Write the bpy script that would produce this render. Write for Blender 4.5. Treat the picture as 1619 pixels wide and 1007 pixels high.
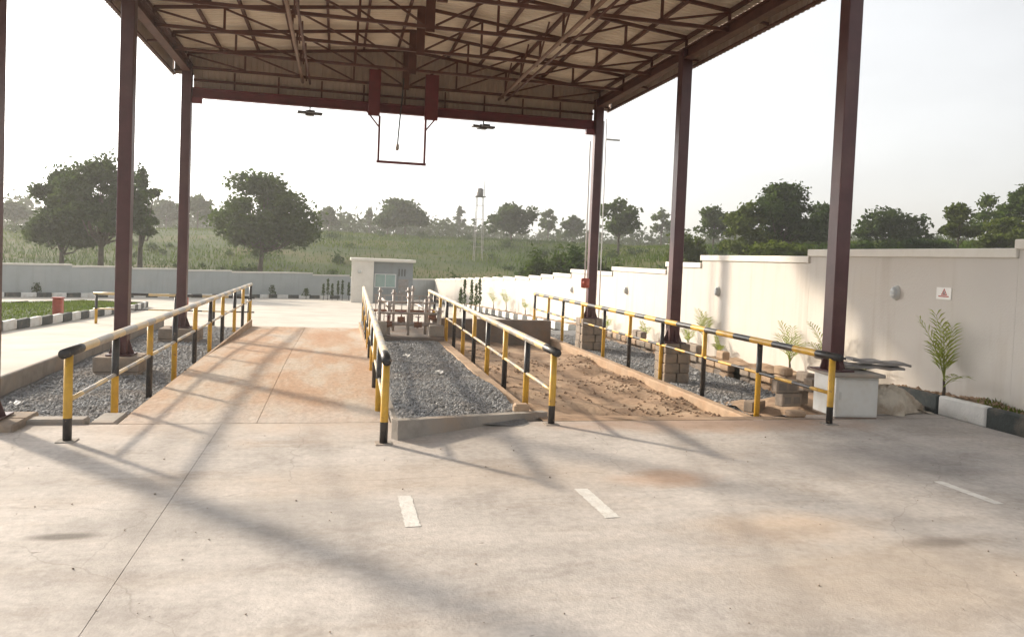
import bpy, math, random
import numpy as np
from mathutils import Vector, Matrix
random.seed(7); rng = np.random.default_rng(11)
for o in list(bpy.data.objects): bpy.data.objects.remove(o)
S = bpy.context.scene; COL = S.collection

# ------------------------------------------------------------------ camera
F_PX, CY_PX, W_PX, H_PX = 1218.3, 453.1, 1619.0, 1007.0
YAW, PITCH, ROLL = 0.2243, 0.0351, 0.0407
EYE = Vector((0, 0, 2.3))
fw = Vector((math.sin(YAW)*math.cos(PITCH), math.cos(YAW)*math.cos(PITCH), -math.sin(PITCH)))
rt0 = Vector((math.cos(YAW), -math.sin(YAW), 0)); up0 = rt0.cross(fw)
rt = rt0*math.cos(ROLL) + up0*math.sin(ROLL); up = -rt0*math.sin(ROLL) + up0*math.cos(ROLL)
cam_data = bpy.data.cameras.new('camera'); cam = bpy.data.objects.new('camera', cam_data); COL.objects.link(cam)
cam.matrix_world = Matrix.Translation(EYE) @ Matrix((rt, up, -fw)).transposed().to_4x4()
cam_data.sensor_fit = 'HORIZONTAL'; cam_data.sensor_width = 36
cam_data.lens = 36*F_PX/W_PX; cam_data.shift_y = -(H_PX/2 - CY_PX)/W_PX
cam_data.clip_start = 0.05; cam_data.clip_end = 4000
S.camera = cam

# ------------------------------------------------------------------ sky, sun, exposure
SUN = Vector((-0.665, 0.745, 0.43)).normalized()
elev = math.asin(SUN.z); azi = math.atan2(SUN.x, SUN.y)
world = bpy.data.worlds.new('World'); S.world = world; world.use_nodes = True
nt = world.node_tree; bg = nt.nodes['Background']
sky = nt.nodes.new('ShaderNodeTexSky'); sky.sky_type = 'NISHITA'; sky.sun_disc = False
sky.sun_elevation = elev; sky.sun_rotation = azi; sky.air_density = 1.0; sky.dust_density = 3.0; sky.ozone_density = 1.0
hsv = nt.nodes.new('ShaderNodeHueSaturation'); hsv.inputs['Saturation'].default_value = 0.14
nt.links.new(sky.outputs[0], hsv.inputs['Color'])
tc = nt.nodes.new('ShaderNodeTexCoord'); mp = nt.nodes.new('ShaderNodeMapping'); mp.inputs['Scale'].default_value = (1.0, 1.0, 3.2); nt.links.new(tc.outputs['Generated'], mp.inputs['Vector'])
cn = nt.nodes.new('ShaderNodeTexNoise'); cn.inputs['Scale'].default_value = 1.7; cn.inputs['Detail'].default_value = 7; nt.links.new(mp.outputs[0], cn.inputs['Vector'])
cr_ = nt.nodes.new('ShaderNodeMapRange'); cr_.inputs['From Min'].default_value = .32; cr_.inputs['From Max'].default_value = .68; cr_.inputs['To Min'].default_value = .88; cr_.inputs['To Max'].default_value = 1.12; nt.links.new(cn.outputs['Fac'], cr_.inputs['Value'])
vm = nt.nodes.new('ShaderNodeVectorMath'); vm.operation = 'SCALE'; nt.links.new(hsv.outputs[0], vm.inputs[0]); nt.links.new(cr_.outputs[0], vm.inputs['Scale']); nt.links.new(vm.outputs[0], bg.inputs['Color'])
bg.inputs['Strength'].default_value = 0.135
sl = bpy.data.lights.new('sun', 'SUN'); so = bpy.data.objects.new('sun', sl); COL.objects.link(so)
sl.energy = 3.3; sl.angle = math.radians(3.4); sl.color = (1.0, 0.86, 0.68)
so.rotation_euler = (-SUN).to_track_quat('-Z', 'Y').to_euler()
S.view_settings.view_transform = 'Standard'; S.view_settings.look = 'None'
S.view_settings.exposure = 1.0; S.view_settings.gamma = 1.0; S.view_settings.use_curve_mapping = False

# ------------------------------------------------------------------ helpers
def ray(px, py): return fw*F_PX + rt*(px - W_PX/2) - up*(py - CY_PX)
def at_depth(px, py, D):
    d = ray(px, py); return EYE + d*(D/d.dot(fw))
def at_z(px, py, z):
    d = ray(px, py); return EYE + d*((z - EYE.z)/d.z)
def sstep(a, b, x):
    t = np.clip((x - a)/(b - a), 0, 1); return t*t*(3 - 2*t)
def lerp(a, b, t): return a + (b - a)*t
def g(Y):                                   # fall of the yard towards the far wall
    return -0.035*max(0.0, Y - 14.0) * min(1.0, max(0.0, (Y - 14.0)/6.0)) if Y > 14 else 0.0

class MB:
    def __init__(s): s.v = []; s.f = []; s.m = []
    def face(s, idx, m=0): s.f.append(tuple(idx)); s.m.append(m)
    def quad(s, a, b, c, d, m=0):
        n = len(s.v); s.v += [tuple(a), tuple(b), tuple(c), tuple(d)]; s.face((n, n+1, n+2, n+3), m)
    def box(s, x0, x1, y0, y1, z0, z1, m=0, bev=0.0, M=None):
        n = len(s.v)
        if bev <= 0:
            P = [(x0,y0,z0),(x1,y0,z0),(x1,y1,z0),(x0,y1,z0),(x0,y0,z1),(x1,y0,z1),(x1,y1,z1),(x0,y1,z1)]
            Fs = [(0,3,2,1),(4,5,6,7),(0,1,5,4),(1,2,6,5),(2,3,7,6),(3,0,4,7)]
        else:
            b = min(bev, .45*(x1-x0), .45*(y1-y0), .45*(z1-z0)); P = []
            for cz, sz in ((z0, 1), (z1, -1)):
                for (cx, sx, cy, sy) in ((x0,1,y0,1),(x1,-1,y0,1),(x1,-1,y1,-1),(x0,1,y1,-1)):
                    P += [(cx+sx*b, cy+sy*b, cz), (cx, cy+sy*b, cz+sz*b), (cx+sx*b, cy, cz+sz*b)]
            Zf = lambda c: 3*c; Xf = lambda c: 3*c+1; Yf = lambda c: 3*c+2
            Fs = [(Zf(0),Zf(3),Zf(2),Zf(1)), (Zf(4),Zf(5),Zf(6),Zf(7)),
                  (Yf(0),Yf(1),Yf(5),Yf(4)), (Yf(2),Yf(3),Yf(7),Yf(6)),
                  (Xf(1),Xf(2),Xf(6),Xf(5)), (Xf(3),Xf(0),Xf(4),Xf(7)),
                  (Zf(0),Zf(1),Yf(1),Yf(0)), (Zf(1),Zf(2),Xf(2),Xf(1)), (Zf(2),Zf(3),Yf(3),Yf(2)), (Zf(3),Zf(0),Xf(0),Xf(3)),
                  (Zf(5),Zf(4),Yf(4),Yf(5)), (Zf(6),Zf(5),Xf(5),Xf(6)), (Zf(7),Zf(6),Yf(6),Yf(7)), (Zf(4),Zf(7),Xf(7),Xf(4)),
                  (Xf(0),Yf(0),Yf(4),Xf(4)), (Yf(1),Xf(1),Xf(5),Yf(5)), (Xf(2),Yf(2),Yf(6),Xf(6)), (Yf(3),Xf(3),Xf(7),Yf(7)),
                  (Zf(0),Yf(0),Xf(0)), (Zf(1),Xf(1),Yf(1)), (Zf(2),Yf(2),Xf(2)), (Zf(3),Xf(3),Yf(3)),
                  (Zf(4),Xf(4),Yf(4)), (Zf(5),Yf(5),Xf(5)), (Zf(6),Xf(6),Yf(6)), (Zf(7),Yf(7),Xf(7))]
        if M is not None: P = [tuple(M @ Vector(p)) for p in P]
        s.v += P
        for f in Fs: s.face([n+i for i in f], m)
        return s
    def bar(s, p0, p1, w, h, m=0, upv=(0,0,1), bev=0.0):
        p0 = Vector(p0); p1 = Vector(p1); d = p1 - p0; L = d.length; d.normalize()
        u = Vector(upv)
        if abs(d.dot(u)) > .98: u = Vector((0,1,0))
        r = d.cross(u).normalized(); u = r.cross(d)
        M = Matrix((r, d, u)).transposed().to_4x4(); M.translation = p0
        return s.box(-w/2, w/2, 0, L, -h/2, h/2, m, bev, M)
    def tube(s, pts, rad, n=10, mats=None, caps=True):
        pts = [Vector(p) for p in pts]
        if not hasattr(rad, '__len__'): rad = [rad]*len(pts)
        base = len(s.v); ref = None
        for i, p in enumerate(pts):
            a = pts[max(0, i-1)]; b = pts[min(len(pts)-1, i+1)]; d = (b - a).normalized()
            if ref is None:
                ref = Vector((0,0,1)) if abs(d.z) < .9 else Vector((1,0,0))
            x = d.cross(ref).normalized(); y = x.cross(d).normalized(); ref = y
            for k in range(n):
                t = 2*math.pi*k/n; s.v.append(tuple(p + (x*math.cos(t) + y*math.sin(t))*rad[i]))
        for i in range(len(pts)-1):
            for k in range(n):
                a = base+i*n+k; b = base+i*n+(k+1) % n
                s.face((a, b, b+n, a+n), mats[i] if mats else 0)
        if caps:
            s.face([base+k for k in range(n)][::-1], mats[0] if mats else 0)
            s.face([base+(len(pts)-1)*n+k for k in range(n)], mats[-1] if mats else 0)
        return s
    def build(s, name, mat, parent=None, smooth=False):
        me = bpy.data.meshes.new(name)
        o = wpos(parent) if parent is not None else Vector((0,0,0))
        me.from_pydata([(x-o.x, y-o.y, z-o.z) for x, y, z in s.v], [], s.f)
        mats = mat if isinstance(mat, (list, tuple)) else [mat]
        for m in mats:
            if m: me.materials.append(m)
        if len(mats) > 1: me.polygons.foreach_set('material_index', s.m)
        if smooth: me.polygons.foreach_set('use_smooth', [True]*len(me.polygons))
        me.update()
        ob = bpy.data.objects.new(name, me); COL.objects.link(ob)
        if parent is not None: ob.parent = parent
        WP[ob.name] = o.copy()
        return ob
WP = {}
def wpos(o): return WP[o.name]
def tag(o, label, cat, group=None):
    o['label'] = label; o['category'] = cat
    if group: o['group'] = group
    return o
def structure(o): o['kind'] = 'structure'; return o
def thing(name, loc, label, cat, group=None):
    e = bpy.data.objects.new(name, None); COL.objects.link(e); e.location = loc; e.empty_display_size = .2
    WP[e.name] = Vector(loc); return tag(e, label, cat, group)
def inst(mesh, name, parent, loc, rz=0.0, scale=None, rot=None):
    o = bpy.data.objects.new(name, mesh); COL.objects.link(o)
    w = wpos(parent) if parent is not None else Vector((0,0,0))
    o.location = Vector(loc) - w
    o.rotation_euler = rot if rot else (0, 0, rz)
    if scale: o.scale = scale
    if parent is not None: o.parent = parent
    WP[o.name] = Vector(loc); return o
def np_mesh(name, V, Fq, mat, parent=None, smooth=False, nper=4):
    me = bpy.data.meshes.new(name); V = np.asarray(V, np.float32).copy(); Fq = np.asarray(Fq, np.int32)
    o = wpos(parent) if parent is not None else Vector((0,0,0)); V -= np.array(o, np.float32)
    me.vertices.add(len(V)); me.vertices.foreach_set('co', V.ravel())
    nf = len(Fq); me.loops.add(nf*nper); me.loops.foreach_set('vertex_index', Fq.ravel())
    me.polygons.add(nf); me.polygons.foreach_set('loop_start', np.arange(nf, dtype=np.int32)*nper)
    me.polygons.foreach_set('loop_total', np.full(nf, nper, np.int32))
    if smooth: me.polygons.foreach_set('use_smooth', np.ones(nf, bool))
    me.materials.append(mat); me.update(calc_edges=True)
    ob = bpy.data.objects.new(name, me); COL.objects.link(ob)
    if parent is not None: ob.parent = parent
    WP[ob.name] = Vector(o); return ob

# ------------------------------------------------------------------ materials
def noise_col(nt, pos, scale, detail, ramp, stretch=None, rough=.6):
    N = nt.nodes; L = nt.links
    t = N.new('ShaderNodeTexNoise'); t.inputs['Scale'].default_value = scale; t.inputs['Detail'].default_value = detail
    t.inputs['Roughness'].default_value = rough
    src = pos
    if stretch:
        mp = N.new('ShaderNodeMapping'); mp.inputs['Scale'].default_value = stretch; L.new(pos, mp.inputs['Vector']); src = mp.outputs[0]
    L.new(src, t.inputs['Vector'])
    r = N.new('ShaderNodeValToRGB'); L.new(t.outputs['Fac'], r.inputs['Fac'])
    while len(r.color_ramp.elements) < len(ramp): r.color_ramp.elements.new(.5)
    for e, (p, c) in zip(r.color_ramp.elements, ramp): e.position = p; e.color = (*c, 1) if len(c) == 3 else c
    return r.outputs['Color'], t
def mix(nt, a, b, fac, mode='MIX'):
    m = nt.nodes.new('ShaderNodeMix'); m.data_type = 'RGBA'; m.blend_type = mode
    for sock, val in ((m.inputs[6], a), (m.inputs[7], b), (m.inputs[0], fac)):
        if hasattr(val, 'is_output'): nt.links.new(val, sock)
        elif isinstance(val, tuple): sock.default_value = (*val, 1)
        else: sock.default_value = val
    return m.outputs[2]
def new_mat(name):
    m = bpy.data.materials.new(name); m.use_nodes = True
    nt = m.node_tree; b = nt.nodes['Principled BSDF']
    p = nt.nodes.new('ShaderNodeNewGeometry').outputs['Position']
    return m, nt, b, p
def bump(nt, b, pos, scale, strength, dist=.02, detail=6, extra=None):
    t = nt.nodes.new('ShaderNodeTexNoise'); t.inputs['Scale'].default_value = scale; t.inputs['Detail'].default_value = detail
    nt.links.new(pos, t.inputs['Vector'])
    bp = nt.nodes.new('ShaderNodeBump'); bp.inputs['Strength'].default_value = strength; bp.inputs['Distance'].default_value = dist
    nt.links.new(t.outputs['Fac'], bp.inputs['Height']); nt.links.new(bp.outputs[0], b.inputs['Normal'])
def simple(name, col, rough=.6, var=.25, scale=6, metallic=0.0, bump_s=.15, bump_scale=40, dirt=None, dirt_amt=.5, dirt_scale=2.0, spec=.5):
    m, nt, b, p = new_mat(name)
    lo = tuple(c*(1-var) for c in col); hi = tuple(min(1, c*(1+var)) for c in col)
    c, _ = noise_col(nt, p, scale, 6, [(.3, lo), (.7, hi)])
    if dirt:
        d, _ = noise_col(nt, p, dirt_scale, 8, [(.48, (0,0,0)), (.68, (dirt_amt,)*3)])
        c = mix(nt, c, dirt, d)
    nt.links.new(c, b.inputs['Base Color']); b.inputs['Roughness'].default_value = rough; b.inputs['Metallic'].default_value = metallic
    b.inputs['Specular IOR Level'].default_value = spec
    if bump_s: bump(nt, b, p, bump_scale, bump_s)
    return m
def spot(nt, pos, cx, cy, rx, ry, soft=.5, wob=.5, rotz=0.0):
    """soft-edged irregular mask for stains and painted shade, centred on a place on the ground"""
    N = nt.nodes; L = nt.links
    mp = N.new('ShaderNodeMapping'); mp.vector_type = 'TEXTURE'
    mp.inputs['Location'].default_value = (cx, cy, 0); mp.inputs['Scale'].default_value = (rx, ry, 1e6); mp.inputs['Rotation'].default_value = (0, 0, rotz)
    L.new(pos, mp.inputs['Vector'])
    ln = N.new('ShaderNodeVectorMath'); ln.operation = 'LENGTH'; L.new(mp.outputs[0], ln.inputs[0])
    t = N.new('ShaderNodeTexNoise'); t.inputs['Scale'].default_value = 1.6; t.inputs['Detail'].default_value = 6; L.new(pos, t.inputs['Vector'])
    ad = N.new('ShaderNodeMath'); ad.operation = 'MULTIPLY_ADD'; ad.inputs[1].default_value = wob*2; L.new(t.outputs['Fac'], ad.inputs[0]); L.new(ln.outputs['Value'], ad.inputs[2])
    mr = N.new('ShaderNodeMapRange'); mr.inputs['From Min'].default_value = 1+wob+soft/2; mr.inputs['From Max'].default_value = 1+wob-soft/2
    L.new(ad.outputs[0], mr.inputs['Value']); return mr.outputs[0]
def scale_fac(nt, f, k):
    m = nt.nodes.new('ShaderNodeMath'); m.operation = 'MULTIPLY'; m.inputs[1].default_value = k; nt.links.new(f, m.inputs[0]); return m.outputs[0]

def dust_fac(nt, p):
    N = nt.nodes; L = nt.links
    sp = N.new('ShaderNodeSeparateXYZ'); L.new(p, sp.inputs[0])
    t = N.new('ShaderNodeTexNoise'); t.inputs['Scale'].default_value = 1.3; t.inputs['Detail'].default_value = 7; L.new(p, t.inputs['Vector'])
    ad = N.new('ShaderNodeMath'); ad.operation = 'MULTIPLY_ADD'; ad.inputs[1].default_value = 3.2; L.new(t.outputs['Fac'], ad.inputs[0]); L.new(sp.outputs['Y'], ad.inputs[2])
    mr = N.new('ShaderNodeMapRange'); mr.inputs['From Min'].default_value = 11.0; mr.inputs['From Max'].default_value = 14.2; mr.inputs['To Max'].default_value = .95; L.new(ad.outputs[0], mr.inputs['Value'])
    return mr.outputs[0]
ORANGE = [(.30, (.40, .225, .125)), (.48, (.44, .30, .20)), (.58, (.47, .385, .305)), (.72, (.50, .44, .375))]
def concrete_yard():
    m, nt, b, p = new_mat('yard_concrete')
    c, _ = noise_col(nt, p, .35, 8, [(.3, (.40, .364, .332)), (.55, (.485, .444, .408)), (.75, (.545, .504, .466))])
    st, _ = noise_col(nt, p, 1.1, 9, [(.5, (0,0,0)), (.72, (.55,)*3)], stretch=(.45, 1.5, 1), rough=.7)
    c = mix(nt, c, (.33, .27, .215), st)
    fine, _ = noise_col(nt, p, 14, 8, [(.3, (.82,)*3), (.7, (1.1,)*3)])
    c = mix(nt, c, fine, 1.0, 'MULTIPLY')
    speck, _ = noise_col(nt, p, 9, 3, [(.70, (0,0,0)), (.76, (.7,)*3)], stretch=(.6, 1.2, 1))
    c = mix(nt, c, (.12, .10, .085), speck)
    streak, _ = noise_col(nt, p, 2.2, 6, [(.55, (0,0,0)), (.75, (.35,)*3)], stretch=(.22, 2.4, 1))
    c = mix(nt, c, (.55, .51, .46), streak)
    for (x, y, rx, ry, col, k) in ((6.3, 8.2, 1.7, .75, (.17, .165, .165), .5), (3.6, 7.7, .55, .28, (.42, .23, .12), .55), (4.0, 6.1, .8, .35, (.45, .30, .17), .4),  # first patch: bluish stain that also paints in roof shade
                                   (5.6, 10.4, 2.2, .55, (.36, .235, .16), .75), (-2.0, 6.55, .25, .07, (.10, .085, .07), .8),
                                   (-.75, 6.9, 1.2, .5, (.27, .25, .23), .5), (4.4, 4.9, 1.4, .8, (.36, .29, .22), .5), (5.2, 5.6, .35, .1, (.15, .12, .1), .6),
                                   (1.2, 7.9, 2.6, .5, (.42, .33, .25), .35), (-3.6, 8.0, 1.5, .5, (.33, .30, .27), .4)):
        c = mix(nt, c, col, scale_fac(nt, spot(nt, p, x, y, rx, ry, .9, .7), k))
    mo, _ = noise_col(nt, p, .9, 10, [(.36, (.80, .79, .78)), (.5, (1.0,)*3), (.64, (1.12, 1.11, 1.10))], rough=.75)
    c = mix(nt, c, mo, 1.0, 'MULTIPLY')
    wet, _ = noise_col(nt, p, .28, 8, [(.56, (0,0,0)), (.66, (.28,)*3)], rough=.65)
    c = mix(nt, c, (.30, .28, .265), wet)
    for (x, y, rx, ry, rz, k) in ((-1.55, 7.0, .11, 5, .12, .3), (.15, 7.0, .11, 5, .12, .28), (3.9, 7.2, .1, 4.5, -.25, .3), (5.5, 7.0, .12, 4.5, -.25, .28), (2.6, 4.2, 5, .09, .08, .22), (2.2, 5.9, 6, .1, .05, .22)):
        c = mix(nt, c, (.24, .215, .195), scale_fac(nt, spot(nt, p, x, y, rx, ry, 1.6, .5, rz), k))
    vo = nt.nodes.new('ShaderNodeTexVoronoi'); vo.feature = 'DISTANCE_TO_EDGE'; vo.inputs['Scale'].default_value = .33
    wn = nt.nodes.new('ShaderNodeTexNoise'); wn.inputs['Scale'].default_value = 1.5; wn.inputs['Detail'].default_value = 8; nt.links.new(p, wn.inputs['Vector'])
    wv = nt.nodes.new('ShaderNodeMix'); wv.data_type = 'VECTOR'; wv.inputs[0].default_value = .35; nt.links.new(p, wv.inputs[4]); nt.links.new(wn.outputs['Color'], wv.inputs[5]); nt.links.new(wv.outputs[1], vo.inputs['Vector'])
    cm = nt.nodes.new('ShaderNodeMapRange'); cm.inputs['From Min'].default_value = .0022; cm.inputs['From Max'].default_value = .0004; cm.inputs['To Max'].default_value = .26; nt.links.new(vo.outputs['Distance'], cm.inputs['Value'])
    c = mix(nt, c, (.15, .13, .11), cm.outputs[0])
    oc, _ = noise_col(nt, p, .7, 9, ORANGE, stretch=(1.2, .35, 1))
    mm = nt.nodes.new('ShaderNodeMath'); mm.operation = 'MULTIPLY'; nt.links.new(dust_fac(nt, p), mm.inputs[0]); nt.links.new(spot(nt, p, -.95, 11.5, 2.0, 3.0, .5, .3), mm.inputs[1])
    c = mix(nt, c, oc, mm.outputs[0])
    nt.links.new(c, b.inputs['Base Color']); b.inputs['Roughness'].default_value = .85; b.inputs['Specular IOR Level'].default_value = .25
    bump(nt, b, p, 45, .45, .008, 9)
    return m
def ramp_mat():
    m, nt, b, p = new_mat('ramp_concrete_dusty')
    y0, _ = noise_col(nt, p, .35, 8, [(.3, (.40, .364, .332)), (.55, (.485, .444, .408)), (.75, (.545, .504, .466))])
    oc, _ = noise_col(nt, p, .7, 9, ORANGE, stretch=(1.2, .35, 1))
    c = mix(nt, y0, oc, dust_fac(nt, p))
    fine, _ = noise_col(nt, p, 12, 8, [(.3, (.8,)*3), (.7, (1.12,)*3)], stretch=(1, .5, 1))
    c = mix(nt, c, fine, 1.0, 'MULTIPLY')
    pale, _ = noise_col(nt, p, 1.6, 7, [(.55, (0,0,0)), (.72, (.5,)*3)], stretch=(1.5, .3, 1))
    c = mix(nt, c, (.52, .45, .37), pale)
    nt.links.new(c, b.inputs['Base Color']); b.inputs['Roughness'].default_value = .9; b.inputs['Specular IOR Level'].default_value = .2
    bump(nt, b, p, 18, .5, .03, 8); return m
def foliage(name, c0, c1, trans=.35):
    m, nt, b, p = new_mat(name)
    c, _ = noise_col(nt, p, .55, 4, [(.3, c0), (.7, c1)])
    f, _ = noise_col(nt, p, 6, 3, [(.3, (.75,)*3), (.7, (1.2,)*3)])
    c = mix(nt, c, f, 1.0, 'MULTIPLY')
    nt.links.new(c, b.inputs['Base Color']); b.inputs['Roughness'].default_value = .75; b.inputs['Specular IOR Level'].default_value = .04
    tr = nt.nodes.new('ShaderNodeBsdfTranslucent'); c2 = mix(nt, c, (1.0, 1.15, .5), 1.0, 'MULTIPLY'); nt.links.new(c2, tr.inputs['Color'])
    mx = nt.nodes.new('ShaderNodeMixShader'); mx.inputs[0].default_value = trans
    nt.links.new(b.outputs[0], mx.inputs[1]); nt.links.new(tr.outputs[0], mx.inputs[2])
    nt.links.new(mx.outputs[0], nt.nodes['Material Output'].inputs['Surface']); return m

M = {}
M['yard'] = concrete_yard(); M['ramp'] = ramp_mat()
M['road'] = simple('pale_concrete', (.50, .46, .40), .85, .14, .6, bump_s=.25, bump_scale=20, dirt=(.36, .30, .24), dirt_amt=.45, dirt_scale=.8, spec=.25)
M['kerb_conc'] = simple('raw_concrete', (.33, .30, .265), .9, .22, 3, bump_s=.5, bump_scale=25, dirt=(.30, .20, .13), dirt_amt=.6, dirt_scale=1.5, spec=.2)
M['dark_conc'] = simple('weathered_concrete', (.20, .175, .155), .9, .25, 2, bump_s=.5, bump_scale=20, dirt=(.26, .16, .10), dirt_amt=.6, dirt_scale=1.2, spec=.2)
M['tan_conc'] = simple('dusty_concrete_edge', (.40, .29, .20), .9, .2, 3, bump_s=.5, bump_scale=18, dirt=(.36, .22, .13), dirt_amt=.7, dirt_scale=1.3, spec=.2)
M['block'] = simple('concrete_block', (.27, .225, .185), .95, .25, 4, bump_s=.6, bump_scale=45, dirt=(.33, .24, .16), dirt_amt=.6, dirt_scale=2, spec=.2)
M['soil'] = simple('brown_soil', (.32, .225, .155), .95, .35, 2.5, bump_s=.8, bump_scale=14, dirt=(.46, .35, .25), dirt_amt=.75, dirt_scale=.9, spec=.1)
M['clod'] = simple('soil_clod', (.33, .23, .155), .95, .3, 5, bump_s=.6, bump_scale=25, spec=.1)
M['gravel_bed'] = simple('gravel_bed', (.19, .19, .19), .9, .35, 30, bump_s=1.0, bump_scale=35, dirt=(.26, .22, .18), dirt_amt=.4, dirt_scale=.9, spec=.2)
M['stone'] = simple('crushed_stone', (.29, .295, .30), .85, .45, 9, bump_s=.3, bump_scale=60, dirt=(.34, .29, .24), dirt_amt=.5, dirt_scale=.8, spec=.3)
M['column'] = simple('maroon_steel_paint', (.075, .026, .027), .45, .22, 2.5, bump_s=.05, dirt=(.13, .07, .055), dirt_amt=.35, dirt_scale=1.4)
M['truss'] = simple('red_oxide_steel', (.095, .033, .022), .6, .25, 4, bump_s=.05, dirt=(.13, .06, .035), dirt_amt=.5, dirt_scale=2)
M['red_steel'] = simple('red_painted_beam', (.14, .024, .027), .5, .2, 3, bump_s=.05, dirt=(.09, .03, .027), dirt_amt=.5, dirt_scale=2)
M['pipe_tan'] = simple('dusty_brace_pipe', (.22, .13, .09), .55, .2, 5, bump_s=.05)
M['sheet'] = simple('unpainted_roof_sheet', (.74, .65, .54), .5, .12, 1.2, metallic=.0, bump_s=.08, bump_scale=8, dirt=(.50, .39, .28), dirt_amt=.5, dirt_scale=1.1)
M['clad'] = simple('grey_brown_cladding', (.48, .38, .31), .5, .12, 1.5, metallic=.1, bump_s=.05, dirt=(.28, .2, .15), dirt_amt=.4, dirt_scale=1.5)
M['wall'] = simple('cream_wall_paint', (.56, .525, .48), .8, .05, .7, bump_s=.2, bump_scale=30, dirt=(.46, .40, .325), dirt_amt=.3, dirt_scale=.7, spec=.25)
def add_streaks(m, col=(.40, .345, .28), k=.45):
    nt = m.node_tree; b = nt.nodes['Principled BSDF']; src = b.inputs['Base Color'].links[0].from_socket
    p = nt.nodes.new('ShaderNodeNewGeometry').outputs['Position']
    f, _ = noise_col(nt, p, 1.0, 7, [(.52, (0,0,0)), (.74, (k,)*3)], stretch=(3.5, 3.5, .28))
    c = mix(nt, src, col, f); f2, _ = noise_col(nt, p, .45, 4, [(.5, (0,0,0)), (.7, (.22,)*3)]); c = mix(nt, c, (.50, .47, .42), f2)
    nt.links.new(c, b.inputs['Base Color'])
add_streaks(M['wall'])
M['coping'] = simple('coping_paint', (.68, .645, .58), .75, .05, 1.5, bump_s=.15, bump_scale=30, dirt=(.55, .50, .42), dirt_amt=.3, dirt_scale=2, spec=.25)
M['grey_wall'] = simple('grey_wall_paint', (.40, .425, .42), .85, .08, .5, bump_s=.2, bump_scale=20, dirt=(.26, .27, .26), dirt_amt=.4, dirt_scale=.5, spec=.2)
M['house_grey'] = simple('blue_grey_house_paint', (.25, .275, .285), .8, .08, .6, bump_s=.2, bump_scale=20, dirt=(.2, .2, .19), dirt_amt=.4, dirt_scale=.8, spec=.2)
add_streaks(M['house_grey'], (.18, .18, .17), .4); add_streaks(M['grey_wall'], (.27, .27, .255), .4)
M['yellow'] = simple('yellow_gloss_paint', (.58, .33, .03), .45, .12, 7, bump_s=.05, dirt=(.35, .20, .06), dirt_amt=.5, dirt_scale=5)
M['black'] = simple('black_gloss_paint', (.022, .02, .02), .42, .3, 7, bump_s=.05, dirt=(.10, .08, .06), dirt_amt=.4, dirt_scale=5)
def chips(m, col, th=.66, scale=16):
    nt = m.node_tree; b = nt.nodes['Principled BSDF']; src = b.inputs['Base Color'].links[0].from_socket
    p = nt.nodes.new('ShaderNodeNewGeometry').outputs['Position']
    f, _ = noise_col(nt, p, scale, 5, [(th, (0,0,0)), (th+.03, (.85,)*3)]); nt.links.new(mix(nt, src, col, f), b.inputs['Base Color'])
chips(M['yellow'], (.20, .10, .05)); chips(M['black'], (.22, .16, .11), .64)
M['dusty_glare_yellow'] = simple('dust_and_glare_yellow_paint', (.62, .46, .22), .35, .12, 5, bump_s=.05, dirt=(.50, .42, .32), dirt_amt=.7, dirt_scale=3)  # yellow paled by sun glare and dust painted into the colour
M['dusty_glare_black'] = simple('dust_and_glare_black_paint', (.30, .26, .21), .35, .3, 5, bump_s=.05, dirt=(.50, .43, .34), dirt_amt=.7, dirt_scale=3)  # black lifted to grey, glare and dust put into the colour
M['kerb_black'] = simple('kerb_black_paint', (.035, .042, .04), .7, .3, 5, bump_s=.4, bump_scale=30, dirt=(.2, .16, .12), dirt_amt=.5, dirt_scale=3)
M['kerb_white'] = simple('kerb_white_paint', (.66, .65, .62), .7, .08, 5, bump_s=.4, bump_scale=30, dirt=(.42, .35, .27), dirt_amt=.5, dirt_scale=3)
M['white_paint'] = simple('worn_white_road_paint', (.62, .60, .56), .8, .1, 8, bump_s=.3, bump_scale=30, dirt=(.48, .43, .37), dirt_amt=.7, dirt_scale=7, spec=.25)
chips(M['white_paint'], (.46, .42, .375), .62, 7)
M['white_metal'] = simple('white_cabinet_paint', (.66, .66, .63), .55, .06, 3, bump_s=.05, dirt=(.48, .43, .36), dirt_amt=.5, dirt_scale=3)
M['plate'] = simple('dull_sheet_metal', (.26, .245, .235), .55, .2, 4, metallic=.3, bump_s=.2, bump_scale=15, dirt=(.25, .18, .13), dirt_amt=.5, dirt_scale=3)
M['grey_pipe'] = simple('grey_pipework', (.42, .38, .35), .5, .25, 6, metallic=.2, bump_s=.05, dirt=(.22, .14, .10), dirt_amt=.6, dirt_scale=3)
M['rust'] = simple('rusty_steel', (.24, .12, .075), .7, .3, 6, bump_s=.2, bump_scale=30)
M['red'] = simple('bright_red_paint', (.42, .085, .055), .5, .15, 4, bump_s=.05, dirt=(.45, .2, .14), dirt_amt=.4, dirt_scale=6)
M['pvc'] = simple('white_plastic_conduit', (.66, .66, .65), .5, .06, 5, bump_s=0)
M['lamp_dark'] = simple('lamp_housing', (.05, .045, .045), .5, .2, 5, bump_s=0)
M['lamp_glass'] = simple('frosted_lamp_cover', (.48, .50, .50), .3, .05, 5, bump_s=0)
M['lamp_rim'] = simple('grey_lamp_rim', (.55, .55, .52), .5, .1, 5, bump_s=0)
M['glass'] = simple('greenish_window_glass', (.22, .33, .31), .08, .1, 1, bump_s=0, spec=.8)
M['frame'] = simple('window_frame', (.55, .57, .57), .5, .05, 3, bump_s=0)
M['sign'] = simple('sign_white', (.76, .74, .70), .5, .05, 4, bump_s=0)
M['sign_red'] = simple('sign_print_red', (.42, .07, .05), .6, .1, 4, bump_s=0)
M['sign_dark'] = simple('sign_print_grey', (.15, .12, .12), .6, .1, 4, bump_s=0)
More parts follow.
